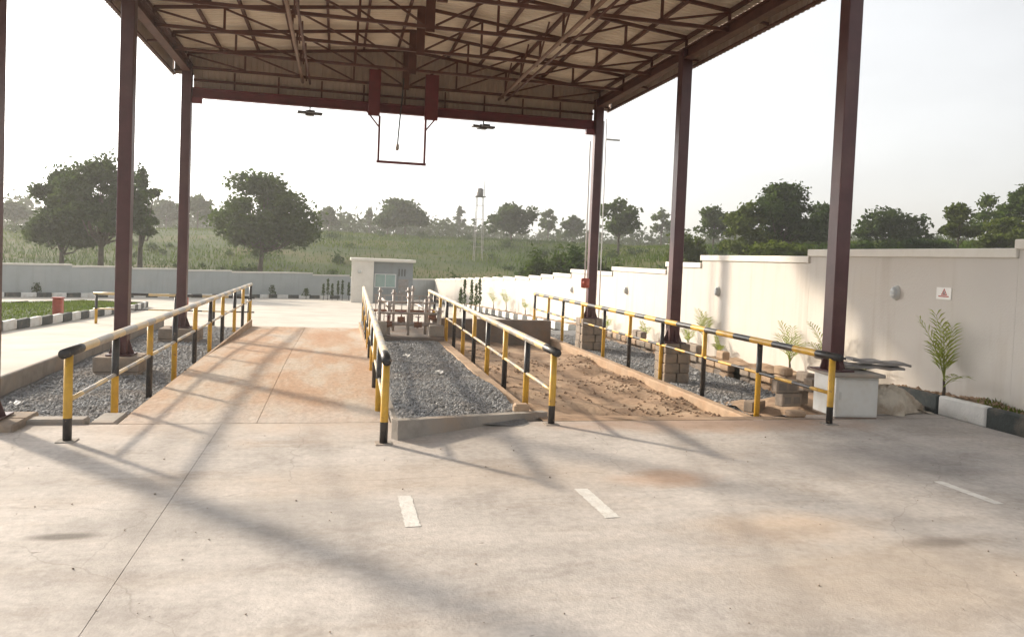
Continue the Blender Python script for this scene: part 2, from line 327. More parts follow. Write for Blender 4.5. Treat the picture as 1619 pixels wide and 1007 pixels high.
M['sack'] = simple('dirty_woven_sack', (.58, .52, .43), .85, .15, 5, bump_s=.7, bump_scale=22, dirt=(.30, .21, .14), dirt_amt=.7, dirt_scale=3, spec=.2)
M['paper'] = simple('white_litter', (.75, .74, .72), .8, .05, 5, bump_s=0)
M['bark'] = simple('tree_bark', (.085, .07, .055), .95, .3, 3, bump_s=.6, bump_scale=15, spec=.1)
M['leaf_a'] = foliage('tree_leaves_mid_green', (.035, .058, .016), (.095, .125, .035))
M['leaf_b'] = foliage('tree_leaves_dark_green', (.025, .044, .018), (.075, .10, .035))
M['leaf_c'] = foliage('tree_leaves_yellow_green', (.06, .08, .02), (.115, .135, .035))
M['grass'] = foliage('field_grass_blades', (.036, .078, .006), (.095, .128, .014), .3)
def patches(m, scale=.05):
    nt = m.node_tree; b = nt.nodes['Principled BSDF']; src = b.inputs['Base Color'].links[0].from_socket
    p = nt.nodes.new('ShaderNodeNewGeometry').outputs['Position']
    f, _ = noise_col(nt, p, scale, 5, [(.36, (.5, .56, .5)), (.5, (1.0, 1.0, .9)), (.64, (1.35, 1.12, .9))])
    outs = [l.to_socket for l in src.links]
    c = mix(nt, src, f, 1.0, 'MULTIPLY')
    for t in outs: nt.links.new(c, t)
patches(M['grass'])
M['lawn'] = foliage('lawn_blades', (.08, .12, .025), (.15, .17, .05), .35)
M['palm'] = foliage('palm_leaves', (.17, .21, .055), (.32, .33, .11), .45)
M['shrub'] = foliage('shrub_leaves', (.03, .055, .02), (.07, .10, .03), .3)
M['field'] = simple('field_soil_and_grass', (.04, .062, .012), .95, .4, .06, bump_s=.6, bump_scale=1.5, dirt=(.13, .085, .045), dirt_amt=.6, dirt_scale=.06, spec=.1)
M['far_leaf'] = foliage('distant_wood_leaves', (.035, .055, .022), (.065, .085, .035), .25)

# ------------------------------------------------------------------ terrain beyond the walls
WALL_X = 10.45
CORNER = Vector((WALL_X, 86.0, 0))
BW = [(-62.0, 27.0), (-21.5, 56.8), (-5.75, 73.5), (1.2, 77.6), (WALL_X, 84.0)]      # line of the far wall
def back_y(X):
    return float(np.interp(X, [p[0] for p in BW], [p[1] for p in BW]))
AZ = [-60, -20.7, -1.4, 21.7, 42.4, 70]; KK = [.010, .010, .025, .021, .037, .037]
def terr(X, Y):
    X = np.asarray(X, float); Y = np.asarray(Y, float)
    d = np.hypot(X, Y); az = np.degrees(np.arctan2(X, Y)); k = np.interp(az, AZ, KK)
    d0 = np.interp(az, [10, 34], [62, 16]); dn = np.interp(az, [10, 34], [175, 130])
    zf = 2.3 + k*dn
    base = np.interp(az, [10, 34], [-1.9, 0.6])
    z = base + (zf - base)*sstep(0, 1, (d - d0)/(dn - d0))**.9
    z = np.where(d > dn, zf + (d - dn)*k*.55, z)
    z = z + .25*np.sin(X*.09 + 1.3)*np.sin(Y*.07) * sstep(60, 120, d)
    by = np.interp(X, [p[0] for p in BW], [p[1] for p in BW])
    inside = (X < WALL_X + 1.5) & (Y < by + 2.0) & (X > -70)
    return np.where(inside, -3.4, z)
def make_terrain():
    xs = np.concatenate([np.linspace(-420, -80, 35), np.linspace(-75, 130, 83), np.linspace(140, 520, 34)])
    ys = np.concatenate([np.linspace(-80, 0, 12), np.linspace(3, 230, 92), np.linspace(240, 700, 40)])
    X, Y = np.meshgrid(xs, ys); Z = terr(X, Y); nx = len(xs)
    V = np.stack([X, Y, Z], -1).reshape(-1, 3)
    i, j = np.meshgrid(np.arange(nx-1), np.arange(len(ys)-1)); a = (j*nx + i).ravel()
    structure(np_mesh('terrain', V, np.stack([a, a+1, a+nx+1, a+nx], -1), M['field'], smooth=True))
make_terrain()

# ------------------------------------------------------------------ yard surfaces
def strip(name, x0, x1, ys, zf, mat, nx=1, xf=None):
    mb = MB()
    for j, y in enumerate(ys):
        for i in range(nx+1):
            x = lerp(x0, x1, i/nx); mb.v.append((x, y, zf(x, y)))
    for j in range(len(ys)-1):
        for i in range(nx):
            a = j*(nx+1)+i; mb.face((a, a+1, a+nx+2, a+nx+1))
    return mb.build(name, mat)
def lin(a, b, n): return [lerp(a, b, i/n) for i in range(n+1)]
# front apron is poured in slabs with open joints between them
ap = structure(strip('concrete_apron', -40, 9.9, [-30, 10.62], lambda x, y: -.03, M['kerb_conc']))
xb = [-40, -16.0, -1.40, 9.9]; yb = [-30, -4, 10.6]
JG = .0004
for i in range(len(xb)-1):
    for j in range(len(yb)-1):
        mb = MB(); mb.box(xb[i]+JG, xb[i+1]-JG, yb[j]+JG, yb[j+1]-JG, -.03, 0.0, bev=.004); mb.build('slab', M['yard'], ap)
structure(strip('side_road', -40, -5.36, lin(10.62, 29, 14), lambda x, y: g(y), M['road']))
def far_yard():
    mb = MB(); ys = lin(29, 86, 24)
    for y in ys:
        for x in (-62, 9.0): mb.v.append((x, y, g(y)))
    for j in range(len(ys)-1): a = 2*j; mb.face((a, a+1, a+3, a+2))
    structure(mb.build('rear_drive', M['road']))
far_yard()
# rear of the bays, between the loading bays and the rear drive
structure(strip('bay_exit', -2.66, 9.0, lin(26.6, 29, 3), lambda x, y: g(y), M['road']))
# loading ramp between the left railings, cast in bays
def ramp_z(y): return -.25*float(sstep(15, 28, y))
rm = structure(strip('loading_ramp', -2.66, .78, lin(10.62, 26.6, 10), lambda x, y: ramp_z(y)-.03, M['ramp']))
for (a, b) in ((-2.66, -.974), (-.966, .78)):
    ysr = [10.62, 14.6, 18.6, 22.6, 26.6]
    for j in range(4):
        mb = MB(); y0 = ysr[j]+.004; y1 = ysr[j+1]-.004; n = len(mb.v)
        for k in range(5):
            y = lerp(y0, y1, k/4); z = ramp_z(y)
            mb.v += [(a, y, z-.028), (a, y, z), (b, y, z), (b, y, z-.028)]
        for k in range(4):
            q = 4*k; mb.face((q, q+4, q+5, q+1)); mb.face((q+1, q+5, q+6, q+2)); mb.face((q+2, q+6, q+7, q+3))
        mb.face((0, 1, 2, 3)); mb.face((16, 19, 18, 17)); mb.build('slab', M['ramp'], rm)
mb = MB(); mb.box(-2.72, -2.662, 11.05, 26.6, -.6, -.03, bev=.01); mb.box(-2.66, .9, 26.602, 26.66, -.8, -.28); mb.box(.782, .84, 10.4, 26.6, -.5, -.035); mb.build('side_face', M['tan_conc'], rm)

# gravel and soil beds
def bed(name, x0, x1, y0, y1, zf, mat, res=.25):
    nx = max(2, int((x1-x0)/res)); ny = max(2, int((y1-y0)/res))
    return structure(strip(name, x0, x1, lin(y0, y1, ny), zf, mat, nx=nx))
def stones(name, n, sampler, size, mat, label, cat, parent=None, flat=.7):
    P = np.array([sampler() for _ in range(n)])
    oct_ = np.array([(1,0,0),(0,1,0),(-1,0,0),(0,-1,0),(0,0,1),(0,0,-1)], float)
    fo = np.array([(0,1,4),(1,2,4),(2,3,4),(3,0,4),(1,0,5),(2,1,5),(3,2,5),(0,3,5)])
    s = size*rng.lognormal(0, .35, (n,1,1)); V = oct_[None]*s*rng.uniform(.6, 1.25, (n,6,1)); V[:,:,2] *= flat
    a = rng.uniform(0, 6.28, n); ca, sa = np.cos(a)[:,None], np.sin(a)[:,None]
    x = V[:,:,0]*ca - V[:,:,1]*sa; y = V[:,:,0]*sa + V[:,:,1]*ca; V[:,:,0] = x; V[:,:,1] = y
    V += P[:,None,:]; F = fo[None] + (np.arange(n)*6)[:,None,None]
    o = np_mesh(name, V.reshape(-1,3), F.reshape(-1,3), mat, parent, nper=3); o['kind'] = 'stuff'
    if label: o['label'] = label; o['category'] = cat
    return o
def wob(x, y, a=.03): return a*(math.sin(x*2.3+y*1.1)+math.sin(x*.9-y*1.7+2)+.6*math.sin(x*4.1+y*3.3))
zL = lambda x, y: -.27 + wob(x, y, .018)
bed('gravel_bed_beside_ramp', -5.36, -2.66, 10.62, 26.6, lambda x, y: zL(x, y)-.02, M['gravel_bed'])
stones('gravel', 19000, lambda: (lambda x, y: (x, y, zL(x, y)))(random.uniform(-5.25, -2.75), 11.1 + 15.3*random.random()**1.5), .021, M['stone'], 'loose grey gravel bed left of the ramp around the left columns', 'gravel')
zM = lambda x, y: float(.15 - .15*(x-.85)/2.1*max(0, 1-(y-10.2)/3) - .14*sstep(11, 16, y)) + wob(x, y, .012)
bed('gravel_bed_between_railings', .84, 2.72, 10.3, 26.6, lambda x, y: zM(x, y)-.015, M['gravel_bed'])
def sm():
    while True:
        x = random.uniform(.88, 2.7); y = 9.7 + 14*random.random()**1.4
        if y > 9.72 + (x-.8)*.62: return (x, y, zM(x, y))
stones('gravel', 18000, sm, .018, M['stone'], 'loose grey gravel strip between the two middle railings', 'gravel')
zR = lambda x, y: -.36 + wob(x, y, .015)
bed('gravel_bed_by_wall', 7.26, 9.5, 11.6, 28.9, lambda x, y: zR(x, y)-.02, M['gravel_bed'])
stones('gravel', 9000, lambda: (lambda x, y: (x, y, zR(x, y)))(random.uniform(7.3, 9.4), 11.7 + 15*random.random()**1.5), .024, M['stone'], 'bluish gravel strip between right railing and cream wall', 'gravel')
# kerb wedge in front of the middle gravel strip
mb = MB(); A = Vector((.80, 9.55, 0)); B = Vector((3.14, 11.02, 0)); n = Vector((-.53, .85, 0))*.13
P = [A, B, B+n, A+n]
mb.v = [(p.x, p.y, -.2) for p in P] + [(P[0].x, P[0].y, .25), (P[1].x, P[1].y, .05), (P[2].x, P[2].y, .05), (P[3].x, P[3].y, .25)]
for f in ((0,3,2,1),(4,5,6,7),(0,1,5,4),(1,2,6,5),(2,3,7,6),(3,0,4,7)): mb.face(f)
n2 = len(mb.v); mb.box(.80, .93, 9.72, 20.5, -.2, .06, bev=.015)
tag(mb.build('kerb_edging', M['kerb_conc']), 'raw concrete wedge edging in front of the middle gravel strip', 'kerb')
mb = MB(); mb.box(2.72, 2.97, 10.95, 26.6, -.7, .02, bev=.02)
tag(mb.build('kerb_edging', M['tan_conc']), 'dusty concrete edging strip under the third railing beside the dug soil bay', 'kerb')
mb = MB(); mb.box(7.02, 7.24, 12.0, 26.6, -.9, -.28, bev=.03)
tag(mb.build('kerb_edging', M['tan_conc']), 'tan concrete edging at the foot of the right railing', 'kerb')
mb = MB(); mb.box(-5.46, -5.36, 10.62, 26.6, -.6, .012, bev=.02)
tag(mb.build('kerb_edging', M['kerb_conc']), 'concrete edge of the side road along the left gravel', 'kerb')
mb = MB(); mb.box(-5.3, -3.05, 10.62, 10.86, -.4, .06, bev=.02); mb.box(-3.02, -2.7, 10.62, 11.3, -.4, .012, bev=.03)
tag(mb.build('kerb_edging', M['kerb_conc']), 'low concrete lip at the front of the left gravel bed', 'kerb')
# soil bay
def zS(x, y):
    edge = float(sstep(10.6, 13.0, y)); s = -.5*edge*(.55+.45*float(sstep(3.0, 6.0, x)))
    h = 0
    for (cx, cy, r, a) in HEAPS: h += .62*a*math.exp(-((x-cx)**2+(y-cy)**2)/(r*r))
    return s + h*edge + wob(x*2, y*2, .012)*edge + .02*math.sin(x*9+y*2)*edge
HEAPS = [(6.6, 14.2, .5, .26), (6.3, 15.6, .6, .24), (5.9, 13.3, .7, .16), (6.5, 17.0, .55, .28), (6.2, 18.8, .6, .3), (6.6, 20.5, .5, .26), (5.4, 16.5, .8, .12), (5.0, 19, .9, .12), (4.3, 14.5, .8, .08), (6.6, 12.6, .4, .2), (3.8, 17.5, .7, .1), (4.2, 21, .8, .12)]
bed('soil_bay', 2.97, 7.02, 10.62, 24.6, zS, M['soil'], .12)
structure(strip('bay_front', 7.02, 9.9, lin(10.62, 12.0, 4), lambda x, y: -.3*float(sstep(10.9, 11.9, y))*(1 if x < 9 else .4), M['yard'], nx=6))
stones('soil_clods', 700, lambda: (lambda h, u, v: (lambda x, y: (x, y, zS(x, y)+.01))(min(6.95, max(3.05, h[0]+u*h[2]*.9)), max(11.0, h[1]+v*h[2]*.9)))(random.choice(HEAPS), random.gauss(0, .7), random.gauss(0, .7)), .03, M['soil'], 'brown clods of dug soil heaped in the unfinished bay', 'soil')
mb = MB(); mb.box(3.05, 7.0, 24.6, 24.85, -.9, .32, bev=.02)
tag(mb.build('retaining_wall', M['dark_conc']), 'low dark concrete cross wall closing the soil bay at its far end', 'wall')
# painted dashes
for (x, y0, y1, w, sk, lb) in ((.70, 6.47, 7.32, .13, .0, 'worn white paint dash left of the other two, below the middle kerb'), (2.51, 6.52, 7.4, .14, .02, 'thick white paint dash in the middle of the apron'), (6.70, 6.5, 7.3, .12, .03, 'thin white paint dash at the right inside the roof shade')):
    mb = MB(); nn = 26
    for i in range(nn+1):
        t = i/nn; yy = lerp(y0, y1, t); mb.v += [(x-w/2-sk*t+random.uniform(-.008, .006), yy+random.uniform(-.01, .01), .004), (x+w/2-sk*t+random.uniform(-.006, .008), yy+random.uniform(-.01, .01), .004)]
    for i in range(nn): mb.face((2*i, 2*i+1, 2*i+3, 2*i+2))
    tag(mb.build('road_marking', M['white_paint']), lb, 'road marking')

# ------------------------------------------------------------------ canopy
XL, XR, XC = -4.12, 7.66, 1.77
CY = [10.6, 16.6, 22.6]
Z_EAVE, Z_RIDGE = 7.66, 8.34
can = thing('canopy', (XC, 16.6, 0), 'large maroon steel gantry canopy with six columns over the loading bays', 'canopy')
def roof_z(x): return Z_RIDGE - (Z_RIDGE-Z_EAVE)*abs(x-XC)/6.3
def hbeam(mb, x, y, z0, z1, w=.25, d=.25, tf=.022, tw=.016):
    mb.box(x-w/2, x+w/2, y-d/2, y-d/2+tf, z0, z1, bev=.003); mb.box(x-w/2, x+w/2, y+d/2-tf, y+d/2, z0, z1, bev=.003)
    mb.box(x-tw/2, x+tw/2, y-d/2+tf, y+d/2-tf, z0, z1)
base_z = {(XL-.045, 10.6): .12, (XL, 16.6): .12, (XL, 22.6): .10, (7.86, 10.95): .75, (XR, 16.6): .55, (XR, 22.6): .62}
for (x, y), zb in base_z.items():
    mb = MB(); mb.box(x-.125, x+.125, y-.125, y+.125, zb, 7.25, bev=.012)
    c = mb.build('column', M['column'], can)
    mb = MB(); mb.box(x-.24, x+.24, y-.24, y+.24, zb-.025, zb, bev=.004)
    for sx, sy in ((1,0),(-1,0),(0,1),(0,-1)):
        n = len(mb.v); a = Vector((x+sx*.126, y+sy*.126, zb)); o = Vector((sx*.11, sy*.11, 0)); t = Vector((-sy*.008, sx*.008, 0))
        T = [a, a+o, a+Vector((0,0,.3))]
        mb.v += [tuple(p-t) for p in T] + [tuple(p+t) for p in T]
        for f in ((0,1,2),(5,4,3)): mb.face([n+i for i in f])
        for i in range(3): k = (i+1) % 3; mb.face((n+i, n+3+i, n+3+k, n+k))
    mb.build('base_plate', M['column'], c)
for x in (XL, XR):
    mb = MB()
    for z0, z1, w in ((7.02, 7.045, .2), (7.045, 7.255, .014), (7.255, 7.28, .2)): mb.box(x-w/2-.003, x+w/2+.003, 8.7, 22.9, z0, z1)
    mb.build('eave_beam', M['truss'], can)
# trusses
TRU = [10.6 + 2*i for i in range(7)]
pan = [0, 1.47, 2.94, 4.41, 5.89]
ZB = 7.16
def top_z(x): return roof_z(x) - .16
for y in TRU:
    mb = MB()
    mb.bar((XL, y, ZB), (XR, y, ZB), .07, .07); mb.bar((XL, y, top_z(XL)), (XC, y, top_z(XC)), .07, .07); mb.bar((XC, y, top_z(XC)), (XR, y, top_z(XR)), .07, .07)
    t = mb.build('truss', M['truss'], can)
    mb = MB(); mb.box(XC-.10, XC+.10, y-.03, y+.03, ZB-.1, top_z(XC)-.036, bev=.004); mb.build('king_post', M['truss'], t)
    for s in (-1, 1):
        xs = [XC + s*p for p in pan]
        for k in range(1, 5):
            x = xs[k]
            if k < 4 or True:
                mb = MB(); mb.bar((x, y, ZB+.036), (x, y, top_z(x)-.036), .05, .05); mb.build('web_post', M['truss'], t)
            xi = xs[k-1]
            mb = MB(); mb.bar((x-s*.03, y-.004, top_z(x)-.05), (xi+s*(.03 if k > 1 else .12), y+.004, ZB+.045), .042, .042); mb.build('web_diagonal', M['truss'], t)
# purlins, roof sheets
for s in (-1, 1):
    for k in range(7):
        x = XC + s*(.25 + k*.96)
        if abs(x-XC) > 6.2: continue
        mb = MB(); z = roof_z(x)
        mb.box(x-.03, x+.03, 8.6, 23.0, z-.122, z-.032); mb.build('purlin', M['truss'], can)
def corrugated(width, pitch=.17, h=.028):
    n = max(1, round(width/pitch)); out = []
    for i in range(n):
        p = width/n
        out += [(i*p, 0), (i*p+.30*p, 0), (i*p+.42*p, h), (i*p+.88*p, h)]
    out.append((width, 0)); return out
prof = corrugated(1.0)
for s in (-1, 1):
    for k in range(15):
        y0 = 8.55 + k*.967; mb = MB(); x1 = XC + s*6.32
        for (u, h) in prof:
            y = y0 + u*.972
            for (x, z) in ((XC + s*.02, roof_z(XC)), (XC+s*3.1, roof_z(XC+s*3.1)), (x1, roof_z(x1))): mb.v.append((x, y, z - .028 + h + (k % 2)*.002))
        for i in range(len(prof)-1):
            for j in range(2): a = 3*i+j; mb.face((a, a+1, a+4, a+3))
        mb.build('roof_sheet', M['sheet'], can)
mb = MB(); mb.quad((XC-.3, 8.5, roof_z(XC-.3)+.02), (XC, 8.5, Z_RIDGE+.05), (XC, 23.1, Z_RIDGE+.05), (XC-.3, 23.1, roof_z(XC-.3)+.02)); mb.quad((XC, 8.5, Z_RIDGE+.05), (XC+.3, 8.5, roof_z(XC+.3)+.02), (XC+.3, 23.1, roof_z(XC+.3)+.02), (XC, 23.1, Z_RIDGE+.05)); mb.build('ridge_cap', M['sheet'], can)
# side fascias and far gable cladding
prof2 = corrugated(1.0, .16, .025)
for x, s in ((-4.55, -1), (8.09, 1)):
    for k in range(15):
        y0 = 8.55 + k*.967; mb = MB()
        for (u, h) in prof2:
            for z in (6.99, 7.68): mb.v.append((x + s*h, y0+u*.966, z))
        for i in range(len(prof2)-1): a = 2*i; mb.face((a, a+2, a+3, a+1))
        mb.build('fascia_sheet', M['clad'], can)
    mb = MB(); mb.box(x-s*.03-.025, x-s*.03+.025, 8.6, 23.0, 7.0, 7.05); mb.box(x-s*.03-.02, x-s*.03+.02, 8.6, 23.0, 7.42, 7.46); mb.build('fascia_rail', M['truss'], can)
    for yy in np.arange(10.6, 22.7, 3.0):
        mb = MB(); mb.bar((x-s*.04, yy+.16, 7.08), (XL if s < 0 else XR, yy+.16, 7.12), .05, .05); mb.build('fascia_bracket', M['truss'], can)
gx = [-4.5, -4.0] + [lerp(-4.0, 7.54, i/12) for i in range(1, 13)] + [8.06]
for i0 in range(len(gx)-1):
    x, w = gx[i0], gx[i0+1]-gx[i0]; mb = MB(); zb0 = 7.0 if i0 in (0, len(gx)-2) else 6.40
    for (u, h) in prof2:
        xx = x + u*w
        for z in (zb0, roof_z(xx)-.03): mb.v.append((xx, 22.84 + h, z))
    for i in range(len(prof2)-1): a = 2*i; mb.face((a, a+2, a+3, a+1))
    mb.build('gable_sheet', M['clad'], can)
mb = MB()
for z0, z1, d in ((6.36, 6.385, .18), (6.385, 6.60, .016), (6.60, 6.625, .18)): mb.box(XL+.126, XR-.126, 22.66-d/2, 22.66+d/2, z0, z1)
mb.build('gable_beam', M['red_steel'], can)
for x in (-3.86, 7.40):
    mb = MB(); mb.box(x-.13, x+.13, 22.52, 22.68, 6.2, 6.357, bev=.01); mb.build('beam_seat', M['red_steel'], can)
for z in (6.83,):
    mb = MB(); mb.box(XL+.13, XR-.13, 22.74, 22.79, z, z+.06); mb.build('gable_rail', M['truss'], can)
for x in np.linspace(XL+1.2, XR-1.2, 9):
    mb = MB(); mb.box(x-.022, x+.022, 22.70, 22.738, 6.63, 7.12); mb.build('gable_post', M['truss'], can)
for x in (-1.1, 4.55):
    for dx, r, m in ((0, .045, 'pipe_tan'), (.2, .03, 'truss')):
        mb = MB(); mb.tube([(x+dx, 9.0, 7.04 - dx*.15), (x+dx, 22.7, 7.04 - dx*.15)], r, 8); mb.build('tie_pipe', M[m], can, True)
    for yy in TRU[2:]:
        for j, (za, zb, yo) in enumerate(((7.04, top_z(x)-.04, -1.0),)):
            mb = MB(); mb.bar((x+.1, yy, za+.02), (x+.1, yy+yo, zb+.02), .035, .035); mb.build('tie_brace', M['truss'], can)
# column pedestals
for (x, y, z0, z1, hw, lb) in ((XL, 16.6, -.5, .09, .42, 'low concrete footing under the nearer visible left column'), (XL, 22.6, -.5, .07, .5, 'concrete footing block under the far left column'), (XL, 10.6, -.5, .09, .42, 'concrete footing at the left edge under the nearest left column'),
                          (XR+.02, 16.6, -.6, .52, .31, 'tall block pedestal under the middle right column'), (XR+.02, 22.6, -.6, .59, .36, 'tall block pedestal under the far right column')):
    e = thing('column_pedestal', (x, y, z0), lb, 'pedestal', 'column pedestals'); nr = max(1, round((z1-max(z0, -.45))/.24)); hz = (z1 - z0)/max(1, round((z1-z0)/.24)); z = z0; r = 0
    while z < z1-.02:
        for i in range(2):
            for j in range(2):
                sh = .0 if r % 2 else .06
                xa = x-hw if i == 0 else x+sh+.004; xb_ = x+sh-.004 if i == 0 else x+hw
                ya = y-hw if j == 0 else y-sh+.004; yb_ = y-sh-.004 if j == 0 else y+hw
                mb = MB(); mb.box(xa+random.uniform(0, .012), xb_-random.uniform(0, .012), ya+random.uniform(0, .012), yb_, z+.002, z+hz-.002, bev=.02); mb.build('block', M['block'], e)
        z += hz; r += 1

# hanging frame, hoist cable, lamps under the far beam
hf = thing('hanging_frame', (1.7, 22.3, 4.93), 'red steel frame hanging like a goal below the far gable beam', 'steel frame')
YF = 22.40
for x0, x1, z0, z1 in ((.72, 1.05, 6.22, 7.5), (2.32, 2.70, 6.22, 7.5)):
    mb = MB(); mb.box(x0, x1, YF-.06, YF+.1, z0, z1, bev=.01); mb.build('hanger_box', M['red_steel'], hf)
for p0, p1 in (((1.05, YF, 6.219), (1.05, YF, 4.95)), ((2.36, YF, 6.219), (2.36, YF, 4.95))):
    mb = MB(); mb.bar(p0, p1, .06, .06); mb.build('upright', M['red_steel'], hf)
mb = MB(); mb.bar((1.0, YF, 4.93), (2.41, YF, 4.93), .075, .07); mb.build('bottom_bar', M['red_steel'], hf)
for p0, p1 in (((.66, YF, 6.36), (1.03, YF, 5.92)), ((2.72, YF, 6.36), (2.38, YF, 5.92))):
    mb = MB(); mb.bar(p0, p1, .04, .04); mb.build('brace', M['red_steel'], hf)
hc = thing('hoist_cable', (1.57, 22.2, 5.3), 'dark hoist cable with plug dangling inside the hanging red frame', 'cable')
mb = MB(); mb.tube([(1.68, 22.2, 7.3), (1.66, 22.2, 6.8), (1.62, 22.2, 6.3), (1.6, 22.2, 6.0), (1.575, 22.2, 5.6), (1.57, 22.2, 5.42)], .022, 6); mb.build('cable', M['lamp_dark'], hc, True)
mb = MB(); mb.tube([(1.57, 22.2, 5.44), (1.565, 22.2, 5.4), (1.56, 22.2, 5.3), (1.56, 22.2, 5.25)], [.025, .05, .055, .03], 8); mb.build('plug', M['grey_pipe'], hc, True)
for x, lb in ((-.88, 'dark flat flood lamp under far beam left of the hanging frame'), (4.1, 'dark flat flood lamp under far beam right of the hanging frame')):
    e = thing('flood_lamp', (x, 22.66, 6.36), lb, 'lamp', 'flood lamps under the gable beam')
    mb = MB(); mb.tube([(x, 22.66, 6.358), (x, 22.66, 6.25)], .02, 6); mb.build('stem', M['lamp_dark'], e)
    mb = MB()
    for a in (0, 1, 2, 3):
        t = a*math.pi/2 + .12; c, s_ = math.cos(t), math.sin(t); Mx = Matrix.Translation((x, 22.66, 6.19)) @ Matrix.Rotation(t, 4, 'Z')
        mb.box(.04, .34, -.11, .11, -.035 + a*.002, .025 + a*.002, bev=.01, M=Mx)
    mb.box(x-.12, x+.12, 22.54, 22.78, 6.12, 6.25, bev=.02); mb.build('housing', M['lamp_dark'], e)
    mb = MB(); mb.box(x-.07, x+.07, 22.6, 22.72, 6.105, 6.119); mb.build('lens', M['lamp_glass'], e)

# ------------------------------------------------------------------ railings
YB = [M['yellow'], M['black']]; FD = [M['dusty_glare_yellow'], M['dusty_glare_black']]
def railing(label, p0, p1, ys, zb, dusty=True, group='yellow and black pipe railings', over=.18, band=.62, foot=.0):  # dusty: rails take the paler colours with painted glare and dust
    (xa, ya), (xb_, yb_) = p0, p1
    e = thing('railing', (xa, ya, 0), label, 'railing', group)
    X = lambda y: lerp(xa, xb_, (y-ya)/(yb_-ya)); zt = 1.03
    n = max(2, int((yb_-ya+over)/band)); pts = []; ms = []
    yy = ya-over; L = (yb_+.06-yy); nb = int(L/band)+1
    for i in range(nb+1):
        y = min(yy+i*band+(random.uniform(-.09, .09) if i else 0), yb_+.06); pts.append((X(y), y, zt)); ms.append((i+1) % 2)
        if y >= yb_+.06: break
    MBs = MB(); ms = [m if (not dusty or i == 0) else m+2 for i, m in enumerate(ms)]
    MBs.tube(pts, .057, 14, ms); MBs.build('top_rail', YB+FD, e, True)
    pts = []; ms = []; i = 0; y = ys[0]
    while y < yb_:
        pts.append((X(y), y, .47)); ms.append(i % 2); y += .5; i += 1
    pts.append((X(yb_), yb_, .47))
    MBs = MB(); MBs.tube(pts, .028, 10, [m+2 for m in ms] if dusty else ms); MBs.build('middle_rail', YB+FD, e, True)
    for i, y in enumerate(ys):
        x = X(y); b = zb(y)
        zm = .27 if i == 0 else .47 + random.uniform(-.03, .03)
        lo, hi = (1, 0) if i % 2 == 0 else (0, 1)
        MBs = MB(); MBs.tube([(x, y, b), (x, y, zm), (x, y, zt-.02)], .049, 12, [lo, hi]); po = MBs.build('post', YB, e, True)
        if i == 0:
            MBs = MB(); MBs.box(x-.1, x+.1, y-.1, y+.1, b-.001, b+.012, bev=.003); MBs.build('base_plate', M['kerb_conc'], po)
    return e
yl = [9.72, 11.66, 13.7, 15.7, 17.85, 19.9, 22.0, 24.5, 26.6, 28.85]
railing('pale topped yellow and black railing along the left side of the ramp', (-2.97, 9.72), (-2.97, 28.85), yl, lambda y: 0.0 if y < 10 else -.6 if y < 28 else -.8)
railing('foreshortened yellow and black railing between ramp and middle gravel strip', (.62, 9.4), (1.0, 29.0), [9.4 + 2.0*i for i in range(10)] + [28.9], lambda y: 0.0 if y < 10 else -.5)
ym = [10.4, 12.05, 13.85, 15.7, 17.5, 19.25, 21.0, 22.75, 24.5, 26.3, 28.0]
railing('yellow and black railing between the middle gravel and the dug soil bay', (3.02, 10.4), (3.33, 28.1), ym, lambda y: 0.0 if y < 10.6 else -.7)
yr = [10.25, 12.3, 14.4, 16.5, 18.5, 20.45, 22.45, 24.5, 26.3, 28.25]
railing('right railing with bold black and yellow bands ending by the white box', (7.36, 10.25), (7.36, 28.25), yr, lambda y: 0.0 if y < 11 else -.6, dusty=False)
# cross railing behind the left gravel
cr = thing('railing', (-8.2, 29.6, g(29.6)), 'cross railing with dark bands behind the far left column', 'railing', 'yellow and black pipe railings')
xs_ = [-8.2, -7.55, -5.6, -4.3, -3.1]
for zz, rr in ((.52, .05), (-.02, .026)):
    pts = []; ms = []; x = -8.3; i = 0
    while x < -2.95: pts.append((x, 29.6, zz)); ms.append((i//1) % 2); x += .9; i += 1
    pts.append((-2.9, 29.6, zz)); mb = MB(); mb.tube(pts, rr, 10, ms); mb.build('top_rail' if zz > .3 else 'middle_rail', [M['dusty_glare_yellow'], M['black']], cr, True)
for i, x in enumerate(xs_):
    mb = MB(); mb.tube([(x, 29.6, g(29.6)-.02), (x, 29.6, -.03), (x, 29.6, .5)], .046, 10, [1-i % 2, i % 2][::-1]); mb.build('post', YB, cr, True)

# ------------------------------------------------------------------ boundary walls
rw = thing('boundary_wall', (WALL_X, 10, 0), 'long cream boundary wall stepping down along the right side', 'wall')
PAN = [(-14, 4.6, 3.05), (4.6, 10.07, 2.94), (10.07, 15.55, 2.80), (15.55, 20.85, 2.65), (20.85, 23.3, 2.43), (23.3, 28.3, 2.18), (28.3, 33.7, 1.97), (33.7, 36.6, 1.73), (36.6, 38.9, 1.60), (38.9, 41.5, 1.47)]
y = 41.5; z = 1.33
while y < 84: PAN.append((y, min(y+3.4, 84.2), z)); y += 3.4; z -= .128
for k, (y0, y1, zt) in enumerate(PAN):
    mb = MB(); mb.box(WALL_X, WALL_X+.22, y0, y1-.004, g(y1)-1.6, zt-.16); mb.build('panel', M['wall'], rw)
    mb = MB(); mb.box(WALL_X-.045, WALL_X+.265, y0+.002, y1+.06, zt-.16, zt, bev=.015); mb.build('coping', M['coping'], rw)
bw = thing('boundary_wall', (-5, 73, -2), 'shaded grey boundary wall across the far end of the yard', 'wall')
